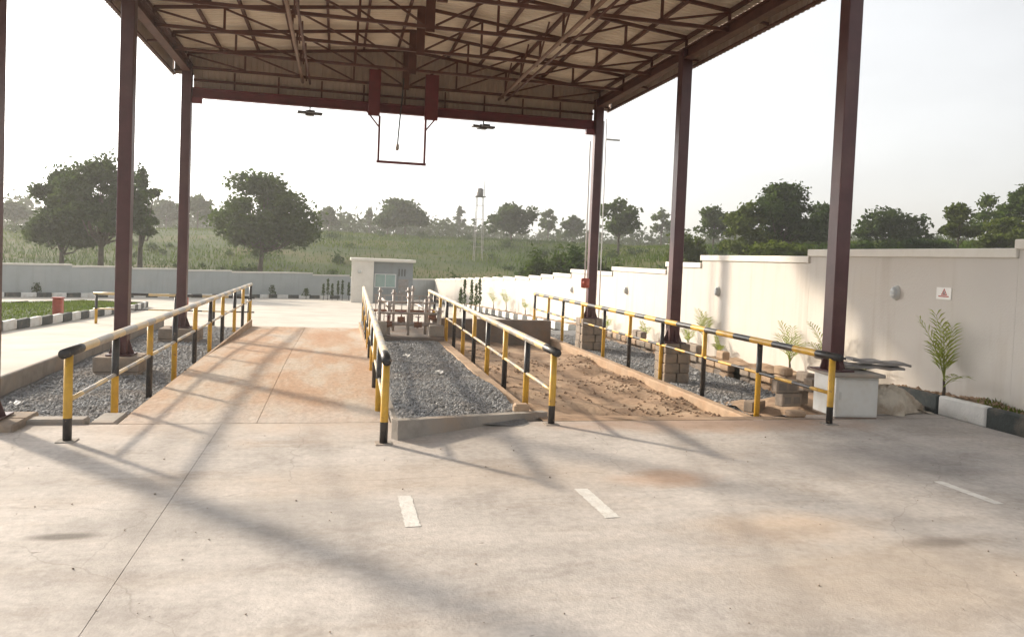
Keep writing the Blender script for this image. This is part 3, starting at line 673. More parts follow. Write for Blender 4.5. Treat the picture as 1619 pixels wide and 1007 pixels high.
def back_wall():
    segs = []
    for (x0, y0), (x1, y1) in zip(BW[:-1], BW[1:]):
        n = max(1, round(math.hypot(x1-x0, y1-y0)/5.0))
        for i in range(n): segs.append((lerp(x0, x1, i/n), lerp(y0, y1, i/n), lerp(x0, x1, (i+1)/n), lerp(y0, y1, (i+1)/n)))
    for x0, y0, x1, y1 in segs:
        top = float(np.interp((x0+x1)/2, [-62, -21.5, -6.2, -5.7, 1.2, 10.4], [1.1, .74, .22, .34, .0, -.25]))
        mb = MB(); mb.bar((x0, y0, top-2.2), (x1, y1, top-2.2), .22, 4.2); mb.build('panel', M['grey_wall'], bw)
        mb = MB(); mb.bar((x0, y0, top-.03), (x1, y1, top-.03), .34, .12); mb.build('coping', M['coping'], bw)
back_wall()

# ------------------------------------------------------------------ painted kerbs
def block_mesh(name, L, w, h, mat):
    mb = MB(); mb.box(-w/2, w/2, 0.008, L-.008, 0, h, bev=.025); o = mb.build(name, mat); me = o.data; bpy.data.objects.remove(o); return me
KB = [block_mesh('kerb_block_black', 1.0, .16, .34, M['kerb_black']), block_mesh('kerb_block_white', 1.0, .16, .34, M['kerb_white'])]
def kerb(label, pts, zf, h=.34, start=0):
    e = thing('kerb', (pts[0][0], pts[0][1], zf(*pts[0])), label, 'kerb', 'black and white painted kerbs'); k = start
    for (x0, y0), (x1, y1) in zip(pts[:-1], pts[1:]):
        L = math.hypot(x1-x0, y1-y0); n = max(1, round(L)); rz = math.atan2(-(x1-x0), y1-y0)
        for i in range(n):
            t = i/n; x, y = lerp(x0, x1, t), lerp(y0, y1, t)
            inst(KB[k % 2], 'kerb_block', e, (x+random.uniform(-.008, .008), y, zf(x, y)-.02+random.uniform(-.006, .006)), rz+random.uniform(-.01, .01), (1, L/n, h/.34)); k += 1
    return e
kerb('big black and white kerb blocks at the foot of the cream wall, right edge', [(9.98, -6.04), (9.98, 11.96)], lambda x, y: 0.0, .33, 1)
kerb('receding black and white kerb along the far part of the cream wall', [(9.35, 29.0), (9.35, 70)], lambda x, y: g(y), .32)
kerb('black and white kerb running under the grey far wall', [(p[0]+.55, p[1]-.9) for p in ((-60, 28.4), (-21.5, 56.8), (-5.75, 73.5), (-.2, 76.6))], lambda x, y: g(y), .32)
IS = [(-9.45, 20.0), (-9.45, 40.0), (-10.0, 45.2)]
kerb('black and white kerb on the near side of the grass island', IS, lambda x, y: g(y), .30)
kerb('low black and white kerb on the far side of the grass island', [(-10.4, 46.2), (-13.8, 47.6), (-16.0, 41.6), (-22.5, 30), (-26, 24)], lambda x, y: g(y), .26)
# grass island
isl = MB(); P = [(-9.53, 20), (-9.53, 40), (-10.1, 45.2), (-10.6, 46), (-13.6, 47.3), (-15.9, 41.5), (-22.4, 30), (-26, 24), (-20, 20)]
ct = (-13.5, 35)
isl.v = [(ct[0], ct[1], g(ct[1])+.14)] + [(x, y, g(y)+.14) for x, y in P]
for i in range(len(P)): isl.face((0, 1+(i+1) % len(P), 1+i))
structure(isl.build('grass_island', M['field']))
def blades(name, n, sampler, h0, h1, w, mat, label, cat, parent=None, lean=.35):
    P = np.array([sampler() for _ in range(n)]); h = rng.uniform(h0, h1, n); a = rng.uniform(0, 6.283, n)
    d = np.stack([np.cos(a), np.sin(a), np.zeros(n)], -1)*w*rng.uniform(.6, 1.3, n)[:, None]
    l = rng.normal(0, lean, (n, 2))*h[:, None]; T = P + np.concatenate([l, h[:, None]], 1); Mid = P + np.concatenate([l*.35, h[:, None]*.55], 1)
    V = np.stack([P-d, P+d, Mid+d*.7, T, Mid-d*.7], 1)
    o = np_mesh(name, V.reshape(-1, 3), (np.arange(n)*5)[:, None] + np.arange(5), mat, parent, nper=5); o['kind'] = 'stuff'
    if label: o['label'] = label; o['category'] = cat
    return o
def s_isl():
    while True:
        y = random.uniform(20, 47); x0 = np.interp(y, [20, 40, 45.2, 47.2], [-9.6, -9.6, -10.1, -13.4]); x1 = np.interp(y, [20, 24, 30, 41.5, 47.3], [-20, -25.5, -22.2, -15.8, -13.7])
        x = random.uniform(x1, x0); return (x, y, g(y)+.12)
blades('lawn_grass', 14000, s_isl, .06, .16, .02, M['lawn'], 'short green grass on the kerbed island at the left', 'grass')

# planting bed along the cream wall
def zbed(x, y): return lerp(.30, .22, min(1, max(0, (y-9)/4))) + .03*math.sin(y*3.1)+.03*math.sin(x*7+y*5.3) + (g(y) if y > 14 else 0)
bed('planting_bed', 10.06, WALL_X, -14, 12, zbed, M['soil'], .14)
bed('planting_bed_far', 9.43, WALL_X, 12, 84, lambda x, y: (zbed(x, y) - .2*float(sstep(12, 13.5, y))*(1 - float(sstep(28, 31, y)))), M['soil'], .3)
stones('soil_clods', 700, lambda: (lambda x, y: (x, y, zbed(x, y)+.01))(random.uniform(10.1, 10.42), random.uniform(7, 12.4)), .035, M['clod'], 'brown soil clods along the foot of the cream wall', 'soil')
blades('bed_weeds', 500, lambda: (lambda x, y: (x, y, zbed(x, y)))(random.uniform(10.1, 10.4), random.uniform(8.2, 10.4)), .03, .10, .012, M['lawn'], 'thin weeds in the soil bed at the right edge', 'weeds')
# block edging between the right gravel and the bed
be = thing('block_edging', (9.4, 12, -.4), 'uneven row of raw concrete blocks between right gravel and planting bed', 'block edging')
y = 12.1
while y < 28.6:
    L = random.uniform(.38, .48)
    if random.random() > .08:
        for r in range(2 if random.random() > .3 else 3):
            mb = MB(); dx = random.uniform(-.04, .04); zz = -.45 + .24*r + g(y)*.2; dx += .02*r
            mb.box(9.36+dx, 9.56+dx, y+.005, y+L-.006, zz, zz+.235-random.uniform(0, .06), bev=.03); mb.build('block', random.choice((M['block'], M['tan_conc'])), be)
    y += L

# ------------------------------------------------------------------ things on and by the cream wall
for (px, py, lb) in ((1418, 463, 'oval bulkhead lamp on the wall between nearest column and small sign'), (1136, 461, 'oval bulkhead lamp on the sunlit wall right of the middle right column'), (991, 459, 'small oval wall lamp between the middle and far right columns'), (905, 458, 'tiny oval wall lamp left of the far right column')):
    d = ray(px, py); p = EYE + d*(WALL_X/d.x)
    e = thing('wall_lamp', (WALL_X, p.y, p.z), lb, 'wall lamp', 'bulkhead lamps on the cream wall')
    for nm, r0, x0, x1, m in (('rim', 1.0, -.05, -.002, 'lamp_rim'), ('cover', .8, -.11, -.051, 'lamp_glass')):
        mb = MB(); N = 20; rings = []
        for (xx, rr) in ((x1, 1.0), (lerp(x1, x0, .6), .97), (x0, .78)):
            rings.append(len(mb.v))
            for k in range(N):
                t = 2*math.pi*k/N; mb.v.append((WALL_X+xx, p.y+math.cos(t)*.09*r0*rr, p.z+math.sin(t)*.145*r0*rr))
        for a, b in zip(rings[:-1], rings[1:]):
            for k in range(N): mb.face((a+k, a+(k+1) % N, b+(k+1) % N, b+k))
        mb.face([rings[-1]+k for k in range(N)]); mb.build(nm, M[m], e, True)
    for dz in (-.05, .02):
        mb = MB(); mb.box(WALL_X-.118, WALL_X-.111, p.y-.06, p.y+.06, p.z+dz, p.z+dz+.015); mb.build('guard_bar', M['lamp_rim'], e)
d = ray(1493, 464); p = EYE + d*(WALL_X/d.x)
e = thing('warning_sign', (WALL_X, p.y, p.z), 'small white warning sign with red triangle on the shaded wall', 'sign')
mb = MB(); mb.box(WALL_X-.012, WALL_X-.002, p.y-.17, p.y+.17, p.z-.105, p.z+.105); mb.build('board', M['sign'], e)
mb = MB(); xx = WALL_X-.0145
def tri(cy, cz, r): return [(cy-r*.95, cz-r*.6), (cy+r*.95, cz-r*.6), (cy, cz+r)]
To = tri(p.y-.01, p.z+.015, .075); Ti = tri(p.y-.01, p.z+.013, .042)
for i in range(3):
    k = (i+1) % 3; mb.quad((xx, *To[i]), (xx, *Ti[i]), (xx, *Ti[k]), (xx, *To[k]))
mb.quad((xx, p.y-.12, p.z-.062), (xx, p.y+.12, p.z-.062), (xx, p.y+.12, p.z-.042), (xx, p.y-.12, p.z-.042))
mb.build('print', M['sign_red'], e)
mb = MB(); mb.quad((xx, p.y-.028, p.z-.015), (xx, p.y+.01, p.z-.015), (xx, p.y+.005, p.z+.03), (xx, p.y-.018, p.z+.03)); mb.build('pictogram', M['sign_dark'], e)

# white plinth box box, covers, sack, rubble beside it
cb = thing('plinth_box', (8.12, 10.95, 0), 'squat white painted plinth box with slab lid behind the right railing end', 'plinth box')
Mx = Matrix.Translation((8.14, 10.97, 0)) @ Matrix.Rotation(math.radians(-6), 4, 'Z')
mb = MB(); mb.box(-.36, .36, -.34, .34, .02, .66, bev=.008, M=Mx); mb.build('body', M['white_metal'], cb)
mb = MB(); mb.box(-.32, .32, -.352, -.341, .05, .62, bev=.004, M=Mx); d_ = mb.build('door', M['white_metal'], cb)
mb = MB(); mb.box(-.352, .352, -.346, .35, 0, .019, M=Mx); mb.build('plinth', M['dark_conc'], cb)
mb = MB(); mb.box(-.46, .42, -.44, .42, .661, .72, bev=.012, M=Mx); mb.build('lid', M['kerb_conc'], cb)
mb = MB(); mb.box(-.3, -.27, -.365, -.353, .3, .42, M=Mx); mb.build('handle', M['lamp_rim'], d_)
for k, (x, y, z, w, l, rz, tl, lb, nm) in enumerate(((8.62, 11.05, .76, 1.0, .42, -8, 2, 'long dull grey metal sheet lying across the white plinth box top', 'metal_sheet'), (8.75, 11.0, .80, .95, .3, -14, 3, 'narrow bent dark sheet sticking out right over the white plinth box', 'metal_sheet'), (8.1, 11.35, .78, .4, .3, 10, -3, 'short grey board stacked at the left end of the plinth top', 'board'))):
    Mx2 = Matrix.Translation((x, y, z+k*.035)) @ Matrix.Rotation(math.radians(rz), 4, 'Z') @ Matrix.Rotation(math.radians(tl), 4, 'Y')
    mb = MB(); n = 8
    for i in range(n+1):
        xx = lerp(-w/2, w/2, i/n); zz = .012*math.sin(i*1.9+k)
        mb.v += [(Mx2 @ Vector((xx, -l/2, zz)))[:], (Mx2 @ Vector((xx, l/2, zz+.01)))[:], (Mx2 @ Vector((xx, l/2, zz+.05)))[:], (Mx2 @ Vector((xx, -l/2, zz+.04)))[:]]
    for i in range(n):
        for j in range(4): a = 4*i+j; b = 4*i+(j+1) % 4; mb.face((a, b, b+4, a+4))
    mb.face((3, 2, 1, 0)); mb.face((4*n, 4*n+1, 4*n+2, 4*n+3)); tag(mb.build(nm, M['plate']), lb, 'metal sheet' if nm == 'metal_sheet' else 'board')
def sack():
    mb = MB(); N, R = 28, 14; c = Vector((9.12, 11.15, 0))
    for j in range(R+1):
        v = j/R; ph = v*math.pi/2
        for i in range(N):
            t = 2*math.pi*i/N
            cr_ = 1 + .14*math.sin(t*3+1) + .09*math.sin(t*7+v*5) + .06*math.sin(t*11-v*9)
            rx, ry = .46*cr_, .30*cr_
            if math.cos(t) > .3 and v < .35: rx *= 1 + .55*(math.cos(t)-.3)*(1-v/.35)
            z = .44*math.sin(ph)**.8*(1 - .35*max(0, math.cos(t))*(1-v)) + .025*math.sin(t*5+v*7)*math.cos(ph)
            fo = 1 + .10*abs(math.sin(t*4.5+v*6+math.sin(v*9)))-.07 + .05*abs(math.sin(t*9-v*11)); rx *= fo; ry *= fo; z *= .92+.14*abs(math.sin(t*3+v*8))
            mb.v.append((c.x+math.cos(t)*math.cos(ph)**.75*rx, c.y+math.sin(t)*math.cos(ph)**.75*ry, max(.0, z)))
    for j in range(R):
        for i in range(N): a = j*N+i; b = j*N+(i+1) % N; mb.face((a, b, b+N, a+N))
    mb.face([R*N+i for i in range(N)]); e = thing('sack', c, 'crumpled dirty woven sack slumped against the white plinth box', 'sack')
    mb.build('bag', M['sack'], e, True)
    mb = MB(); n0 = 0
    for i in range(7):
        for j in range(5):
            u, v = i/6, j/4; mb.v.append((9.5+u*.34, 10.98+v*.26-.06*u, .012+.06*math.sin(u*6+v*4)*(1-u*.5)**2*.6+.05*(1-u)))
    for i in range(6):
        for j in range(4): a = i*5+j; mb.face((a, a+1, a+6, a+5))
    mb.build('flap', M['sack'], e, True)
sack()
for k, (x, y, z, sx, sy, sz, rz, lb) in enumerate(((7.75, 11.95, -.05, .42, .2, .22, 8, 'loose hollow block left of the white plinth box, lowest of the pile'), (7.72, 12.02, .17, .42, .2, .22, -4, 'loose block on top of the pile left of the white plinth box'), (8.15, 12.3, -.05, .44, .22, .24, 80, 'block standing behind the white plinth box in the rubble'), (7.55, 12.7, -.3, .4, .2, .2, 25, 'tilted block on the gravel beside the right railing'), (8.3, 12.0, .2, .4, .2, .22, 15, 'block lying on the rubble close behind the white plinth box'))):
    mb = MB(); Mx3 = Matrix.Translation((x, y, z)) @ Matrix.Rotation(math.radians(rz), 4, 'Z')
    mb.box(-sx/2, sx/2, -sy/2, sy/2, 0, sz, bev=.014, M=Mx3); e = thing('loose_block', (x, y, z), lb, 'block', 'loose concrete blocks'); mb.build('block_body', M['block'], e)
    for q in (-1, 1):
        mb = MB(); mb.box(q*sx*.23-.07, q*sx*.23+.07, -sy/2-.002, -sy/2+.004, .05, sz-.05, M=Mx3); mb.build('core_hole', M['dark_conc'], e)
hp = MB(); hx, hy = 8.1, 12.9
for j in range(13):
    for i in range(17):
        x = 7.45+i*.11; y = 11.75+j*.18; hh = .30*math.exp(-((x-8.5)**2/.5+(y-12.7)**2/.9))+.05*math.sin(x*9)*math.sin(y*7)
        hp.v.append((x, y, -.36+max(0, hh)+ (.3*float(sstep(8.7, 9.2, x)))))
for j in range(12):
    for i in range(16): a = j*17+i; hp.face((a, a+1, a+18, a+17))
tag(hp.build('rubble_mound', M['soil'], None, True), 'brown mound of soil and rubble behind the white plinth box', 'rubble')
mb = MB(); mb.box(7.0, 7.3, 10.72, 10.9, 0, .1, bev=.03); tag(mb.build('stone_block', M['tan_conc']), 'small pinkish stone on the apron left of the right railing end', 'stone')
mb = MB(); mb.box(2.62, 2.85, 10.98, 11.15, .03, .17, bev=.03); tag(mb.build('stone_block', M['tan_conc']), 'small pale stone on the kerb beside the third railing foot', 'stone')
for (x, y, z, lb) in ((-4.75, 12.9, -.2, 'scrap of white litter on the left gravel'), (1.5, 17.2, .03, 'white paper scrap on the middle gravel strip near its far end'), (1.9, 14.6, .06, 'tiny pale scrap on the middle gravel strip')):
    mb = MB()
    for i in range(4):
        for j in range(4): mb.v.append((x+i*.05+.02*math.sin(j*3), y+j*.04, z+.03*math.sin(i*2.2+j*1.7)+.03))
    for i in range(3):
        for j in range(3): a = i*4+j; mb.face((a, a+4, a+5, a+1))
    tag(mb.build('litter', M['paper']), lb, 'litter')

# red box on far right column, conduits and lamp arm
e = thing('alarm_box', (7.4, 22.4, 1.6), 'small red box with a round bell on the far right column', 'alarm box')
mb = MB(); mb.box(7.27, 7.53, 22.38, 22.47, 1.52, 1.82, bev=.03); mb.build('housing', M['red'], e)
mb = MB(); mb.tube([(7.40, 22.375, 1.68), (7.40, 22.33, 1.68)], [.1, .08], 14); mb.build('bell', M['red'], e, True)
e = thing('conduit_pole', (8.0, 22.9, -.3), 'thin white conduit pole with a short lamp arm behind far right column', 'pole')
mb = MB(); mb.tube([(7.93, 22.95, -.3), (7.95, 22.95, 6.7)], .028, 8); mb.build('pipe', M['pvc'], e, True)
mb = MB(); mb.tube([(8.08, 22.98, -.3), (8.07, 22.98, 3.5), (8.05, 22.98, 6.8)], .018, 8); mb.build('pipe', M['pvc'], e, True)
mb = MB(); mb.tube([(7.44, 22.6, 1.5), (7.42, 22.6, 6.0)], .022, 8); mb.build('pipe', M['pvc'], e, True)
mb = MB(); mb.bar((8.06, 22.95, 6.15), (8.5, 22.95, 6.15), .05, .05); mb.build('arm', M['lamp_rim'], e)
for (px, py0, py1, D, lb) in ((985, 428, 500, 30, 'left of two thin grey poles against the cream wall'), (998, 428, 500, 30, 'right of two thin grey poles against the cream wall')):
    pa = at_depth(px, py1, D); pb = at_depth(px, py0, D); mb = MB(); mb.tube([pa, pb], .025, 6); tag(mb.build('thin_pole', M['lamp_rim'], None, True), lb, 'pole')
for (x, y, lb) in ((-10.05, 31.6, 'red painted marker post standing on the grass island'), (-6.9, 38.5, 'small red marker post seen behind the left railing')):
    zz = g(y)+.08; e = thing('marker_post', (x, y, zz), lb, 'marker post', 'red marker posts')
    mb = MB(); mb.box(x-.16, x+.16, y-.14, y+.14, zz, zz+.70, bev=.03); mb.build('body', M['red'], e)
    mb = MB(); mb.box(x-.185, x+.185, y-.165, y+.165, zz+.701, zz+.75, bev=.02); mb.build('cap', M['red'], e)

# ------------------------------------------------------------------ pipework at the far end of the middle gravel strip
e = thing('pipe_manifold', (1.9, 22, 0), 'cluster of grey loading pipes and valves at the end of the middle strip', 'pipework')
mb = MB(); mb.box(1.05, 2.9, 20.6, 25.5, -.1, .12, bev=.02); mb.build('plinth', M['dark_conc'], e)
for (x, y, z1, r) in ((1.15, 21.0, 1.15, .035), (1.42, 21.2, 1.0, .055), (1.62, 22.2, 1.3, .04), (1.95, 21.1, 1.25, .04), (2.1, 22.8, 1.35, .05), (2.45, 21.4, 1.1, .045), (2.78, 21.0, .9, .06), (2.7, 22.6, 1.2, .035), (1.3, 23.4, 1.3, .04), (2.35, 24.2, 1.35, .04)):
    mb = MB(); mb.tube([(x, y, .12), (x, y, z1)], r, 10); p_ = mb.build('riser', M['grey_pipe'], e, True)
    mb = MB(); mb.tube([(x, y, z1-.12), (x, y, z1-.08)], r*2.0, 12); mb.build('flange', M['grey_pipe'], p_)
for (p0, p1, r, m) in (((1.1, 21.05, .72), (2.85, 21.05, .72), .035, 'grey_pipe'), ((1.1, 21.12, .42), (2.85, 21.12, .42), .05, 'grey_pipe'), ((1.15, 22.2, .95), (2.8, 22.2, .95), .035, 'grey_pipe'), ((1.42, 21.2, .9), (1.42, 24.5, .9), .04, 'grey_pipe'), ((2.45, 21.4, .8), (2.45, 24.8, .8), .04, 'grey_pipe'), ((1.1, 23.6, .6), (2.8, 23.6, .6), .04, 'rust')):
    mb = MB(); mb.tube([p0, p1], r, 10); mb.build('cross_pipe', M[m], e, True)
for i, x in enumerate(np.linspace(1.2, 2.8, 7)):
    mb = MB(); mb.bar((x, 23.9+.1*(i % 2), .12), (x, 23.9+.1*(i % 2), 1.05), .03, .03); mb.build('guard_upright', M['grey_pipe'], e)
for z in (.6, 1.05):
    mb = MB(); mb.bar((1.15, 23.82, z), (2.85, 23.82, z), .03, .03); mb.build('guard_rail', M['grey_pipe'], e)
for (x, y, z) in ((1.75, 21.05, .55), (2.2, 21.0, .42), (2.6, 21.1, .62), (1.4, 21.05, .42)):
    mb = MB(); mb.tube([(x-.1, y, z), (x-.05, y, z), (x, y, z), (x+.05, y, z), (x+.1, y, z)], [.09, .07, .1, .07, .09], 12); v = mb.build('valve', M['rust'], e, True)
    mb = MB(); mb.tube([(x, y, z+.09), (x, y, z+.2)], .012, 6); mb.tube([(x, y, z+.2), (x, y, z+.215)], .08, 14); mb.build('hand_wheel', M['red_steel'], v)
for (x0, x1, y, z0, z1) in ((1.05, 1.35, 20.75, .12, .5), (2.5, 2.9, 20.8, .12, .42)):
    mb = MB(); mb.box(x0, x1, y, y+.3, z0, z1, bev=.02); mb.build('pump_box', M['kerb_conc'], e)

# ------------------------------------------------------------------ guard house
def house():
    c = at_depth(603, 472, 66); zg = g(c.y); x0, x1 = c.x-2.0, c.x+2.5; y0 = c.y-1.2; y1 = y0+4.2; zt = zg+3.75
    e = thing('guard_house', (c.x, c.y, zg), 'small flat roofed guard house with pale side and grey front', 'building')
    mb = MB(); mb.box(x0, x1, y0, y1, zg-.3, zt-.24); mb.build('wall', M['house_grey'], e)
    mb = MB(); mb.box(x0-.6, x0+1.2, y0-.55, y0-.01, zg-.3, zt-.25); mb.build('porch_wall', M['coping'], e)
    mb = MB(); mb.box(x0-.7, x1+.15, y0-.7, y1+.15, zt-.24, zt, bev=.03); mb.build('roof', M['coping'], e)
    mb = MB(); wx0, wx1 = x0+1.3, x0+3.1; mb.box(wx0, wx1, y0-.05, y0-.002, zg+1.35, zg+2.5); w = mb.build('window', M['frame'], e)
    n = 2
    for i in range(n):
        a = lerp(wx0+.06, wx1-.06, i/n)+.03; b = lerp(wx0+.06, wx1-.06, (i+1)/n)-.03
        mb = MB(); mb.quad((a, y0-.054, zg+1.42), (b, y0-.054, zg+1.42), (b, y0-.054, zg+2.43), (a, y0-.054, zg+2.43)); mb.build('pane', M['glass'], w)
    mb = MB(); mb.box(x0+3.3, x0+4.15, y0-.03, y0-.002, zg, zg+2.1); dd = mb.build('door', M['plate'], e)
    mb = MB(); mb.box(x0+3.4, x0+3.45, y0-.06, y0-.031, zg+.95, zg+1.1); mb.build('handle', M['lamp_rim'], dd)
    for i in range(3):
        mb = MB(); mb.box(x0+3.3+i*.24, x0+3.37+i*.24, y0-.05, y0-.003, zg+2.35, zg+2.95); mb.build('vent_slot', M['lamp_dark'], e)
    mb = MB(); mb.box(x0-.1, x0+.2, y0-.7, y0-.552, zg+2.5, zg+2.75, bev=.03); mb.build('wall_light', M['lamp_rim'], e)
house()
# slender young plants in the far beds
def sapling(px, py, D, h, label, grp, wide=.3):
    c = at_depth(px, py, D); zg = g(c.y)+.1; e = thing('sapling', (c.x, c.y, zg), label, 'sapling', grp)
    mb = MB(); mb.tube([(c.x, c.y, zg-.1), (c.x+.03, c.y, zg+h*.5), (c.x+.02, c.y, zg+h*.95)], [.03, .022, .01], 6); mb.build('stem', M['bark'], e, True)
    V = []; n = 130
    for i in range(n):
        t = random.random(); z = zg + h*(.25+.75*t); r = wide*(1-t*.6)*math.sqrt(random.random()); a = random.uniform(0, 6.28)
        p_ = np.array((c.x+r*math.cos(a), c.y+r*math.sin(a), z)); u = rng.normal(0, 1, 3); u /= np.linalg.norm(u); w = np.cross(u, rng.normal(0, 1, 3)); w /= np.linalg.norm(w)
        V += [p_-u*.11, p_+w*.04, p_+u*.11, p_-w*.04]
    np_mesh('leaves', V, np.arange(4*n).reshape(-1, 4), M['shrub'], e)
for i, px in enumerate((511, 518, 525, 534, 541, 551)): sapling(px, 470, 68+i*.4, random.uniform(1.2, 1.8), ('first', 'second', 'third', 'fourth', 'fifth', 'sixth')[i] + ' slender dark sapling from the left in the row beside guard house', 'saplings left of the guard house', .16)
for px, lb in ((430, 'low dark shrub by the far wall, nearer the guard house'), (484, 'low dark shrub by the far wall, farther from the ramp rail'), (57, 'low dark shrub by the far wall above the red marker'), (125, 'low faint shrub by the far wall near the second column')): sapling(px, 464, float(np.interp(px, [0, 430], [50, 69])), random.uniform(.8, 1.1), lb, None, .4)
for i, px in enumerate((728, 734, 745, 752, 758)): sapling(px, 478, 50-i*.8, random.uniform(1.3, 2.2), ('first', 'second', 'third', 'fourth', 'fifth')[i] + ' thin sapling from the left before the far cream wall', 'saplings along the cream wall', .14)
# water tank tower
def tower():
    D = 112; base = at_depth(756, 395, D); X, Y = base.x, base.y; zg = float(terr(X, Y)); top = at_depth(756, 312, D).z; s = D/F_PX
    e = thing('tank_tower', (X, Y, zg), 'thin grey water tank tower with an antenna rising beyond the far wall', 'tower')
    for sx in (-1, 1):
        for sy in (-1, 1):
            mb = MB(); mb.bar((X+sx*.62, Y+sy*.62, zg-.3), (X+sx*.45, Y+sy*.45, top), .08, .08); mb.build('leg', M['plate'], e)
    for k in range(1, 5):
        z = lerp(zg, top, k/4.6)
        mb = MB(); mb.bar((X-.58, Y-.58, z), (X+.58, Y-.58, z), .04, .04); mb.bar((X-.58, Y+.58, z), (X+.58, Y+.58, z), .04, .04); mb.build('tie', M['plate'], e)
    mb = MB(); mb.box(X-.75, X+.75, Y-.75, Y+.75, top, top+.12); mb.build('platform', M['plate'], e)
    mb = MB(); mb.tube([(X-.05, Y, top+.12), (X-.05, Y, top+.3), (X-.05, Y, top+1.1), (X-.05, Y, top+1.3)], [.45, .5, .5, .25], 14); mb.build('tank', M['plate'], e, True)
    mb = MB(); mb.tube([(X+.5, Y-.5, top), (X+.5, Y-.5, at_depth(761, 282, D).z)], .05, 6); mb.build('antenna', M['plate'], e)
tower()

# ------------------------------------------------------------------ palms by the cream wall
def frond(mb, base, az, el, L, droop, nl=11, lw=.013, ll=.28):
    pts = []; p = Vector(base); e_ = el
    for i in range(9):
        pts.append(p.copy()); p = p + Vector((math.cos(az)*math.cos(e_), math.sin(az)*math.cos(e_), math.sin(e_)))*(L/8); e_ -= droop/8
    mb.tube(pts, [.009*(1-.8*i/8)+.002 for i in range(9)], 5)
    for k in range(nl):
        t = .18 + .8*k/(nl-1); f = t*8; i = min(7, int(f)); q = pts[i].lerp(pts[i+1], f-i); d = (pts[i+1]-pts[i]).normalized()
        side = d.cross(Vector((0,0,1)));  side = side.normalized() if side.length > 1e-3 else Vector((1,0,0)); upn = side.cross(d)
        l = ll*(.55+.9*math.sin(math.pi*min(1, .15+t*.8)))*random.uniform(.8, 1.15)
        for s in (-1, 1):
            dr = (d*.75 + side*s*.65 + upn*random.uniform(.0, .25)).normalized(); a = q; c_ = q + dr*l - Vector((0,0,.05*l/.3)); m_ = q + dr*l*.5 + Vector((0,0,.01)); w_ = d.cross(dr).cross(dr).normalized()*lw
            n = len(mb.v); mb.v += [tuple(a), tuple(m_+w_), tuple(c_), tuple(m_-w_)]; mb.face((n, n+1, n+2, n+3))
def palm(x, y, z, h, fr, label, stem=.3):
    e = thing('palm_seedling', (x, y, z), label, 'palm', 'young palms along the cream wall')
    mb = MB(); mb.tube([(x, y, z-.08), (x+.015, y, z+stem*.5), (x, y+.01, z+stem)], [.035, .026, .016], 7); mb.build('stem', M['bark'], e, True)
    for (az, el, L, dr) in fr:
        mb = MB(); frond(mb, (x, y, z+stem*random.uniform(.6, 1.0)), math.radians(az), math.radians(el), L, dr, ll=.2*h); mb.build('frond', M['palm'], e)
def wp(px, py, X):
    d = ray(px, py); return EYE + d*(X/d.x)
PALMS = [(1491, 628, 1.25, .35, [(90, 84, 1.15, .3), (120, 78, 1.1, .5), (60, 80, .95, .4), (250, 86, .95, .3), (250, 38, .75, .7), (80, 70, .7, .6)], 'tall young palm in the bed below the warning sign'),
         (1248, 578, 1.1, .35, [(265, 55, .9, .7), (240, 75, 1.0, .5), (90, 60, .8, .6), (110, 80, .9, .4), (255, 68, .85, .5)], 'bushy young palm left of the nearest right column'),
         (1305, 585, 1.0, .5, [(90, 50, .7, .6), (100, 70, .9, .6), (80, 20, .6, .3), (260, 70, .7, .4)], 'young palm half hidden behind the nearest right column'),
         (1350, 600, .9, .25, [(265, 40, .8, .6), (250, 55, .5, .5), (100, 60, .4, .5)], 'low palm frond right of the nearest right column'),
         (1113, 560, 1.2, .5, [(95, 75, 1.0, .5), (85, 82, .8, .2), (260, 80, .6, .3)], 'thin wilting palm right of the middle right column'),
         (1136, 562, .6, .15, [(90, 45, .4, .6), (265, 50, .4, .7), (100, 75, .45, .3), (60, 40, .35, .6)], 'tiny palm seedling low in the bed between right columns'),
         (1088, 545, .8, .3, [(90, 60, .6, .7), (265, 60, .6, .7), (100, 80, .6, .3)], 'small pale palm touching the middle right column'),
         (1020, 530, .8, .3, [(90, 50, .6, .7), (265, 55, .6, .7), (100, 75, .6, .4)], 'small pale palm left of the middle right column'),
         (960, 510, .9, .3, [(90, 50, .7, .7), (265, 55, .7, .7), (100, 75, .7, .4)], 'small palm just right of the far right column'),
         (800, 487, 1.3, .5, [(90, 50, 1.1, .7), (265, 45, 1.1, .7), (100, 70, 1.1, .4), (230, 60, 1.0, .7)], 'leafy palm by the far wall above the kerb, left of right railing end'),
         (780, 482, 1.3, .5, [(90, 50, 1.2, .7), (265, 45, 1.1, .7), (100, 70, 1.2, .4), (230, 60, 1.0, .7)], 'leafy palm beside the saplings by the far cream wall'),
         (830, 500, .9, .3, [(90, 50, .7, .7), (265, 45, .7, .7), (100, 70, .7, .4)], 'low palm near the end of the right railing')]
for (px, py, h, st, fr, lb) in PALMS:
    p_ = wp(px, py, 10.2); palm(10.2, p_.y, zbed(10.2, p_.y)-.02-(.2 if 12.8 < p_.y < 30 else 0), h, fr, lb, st)

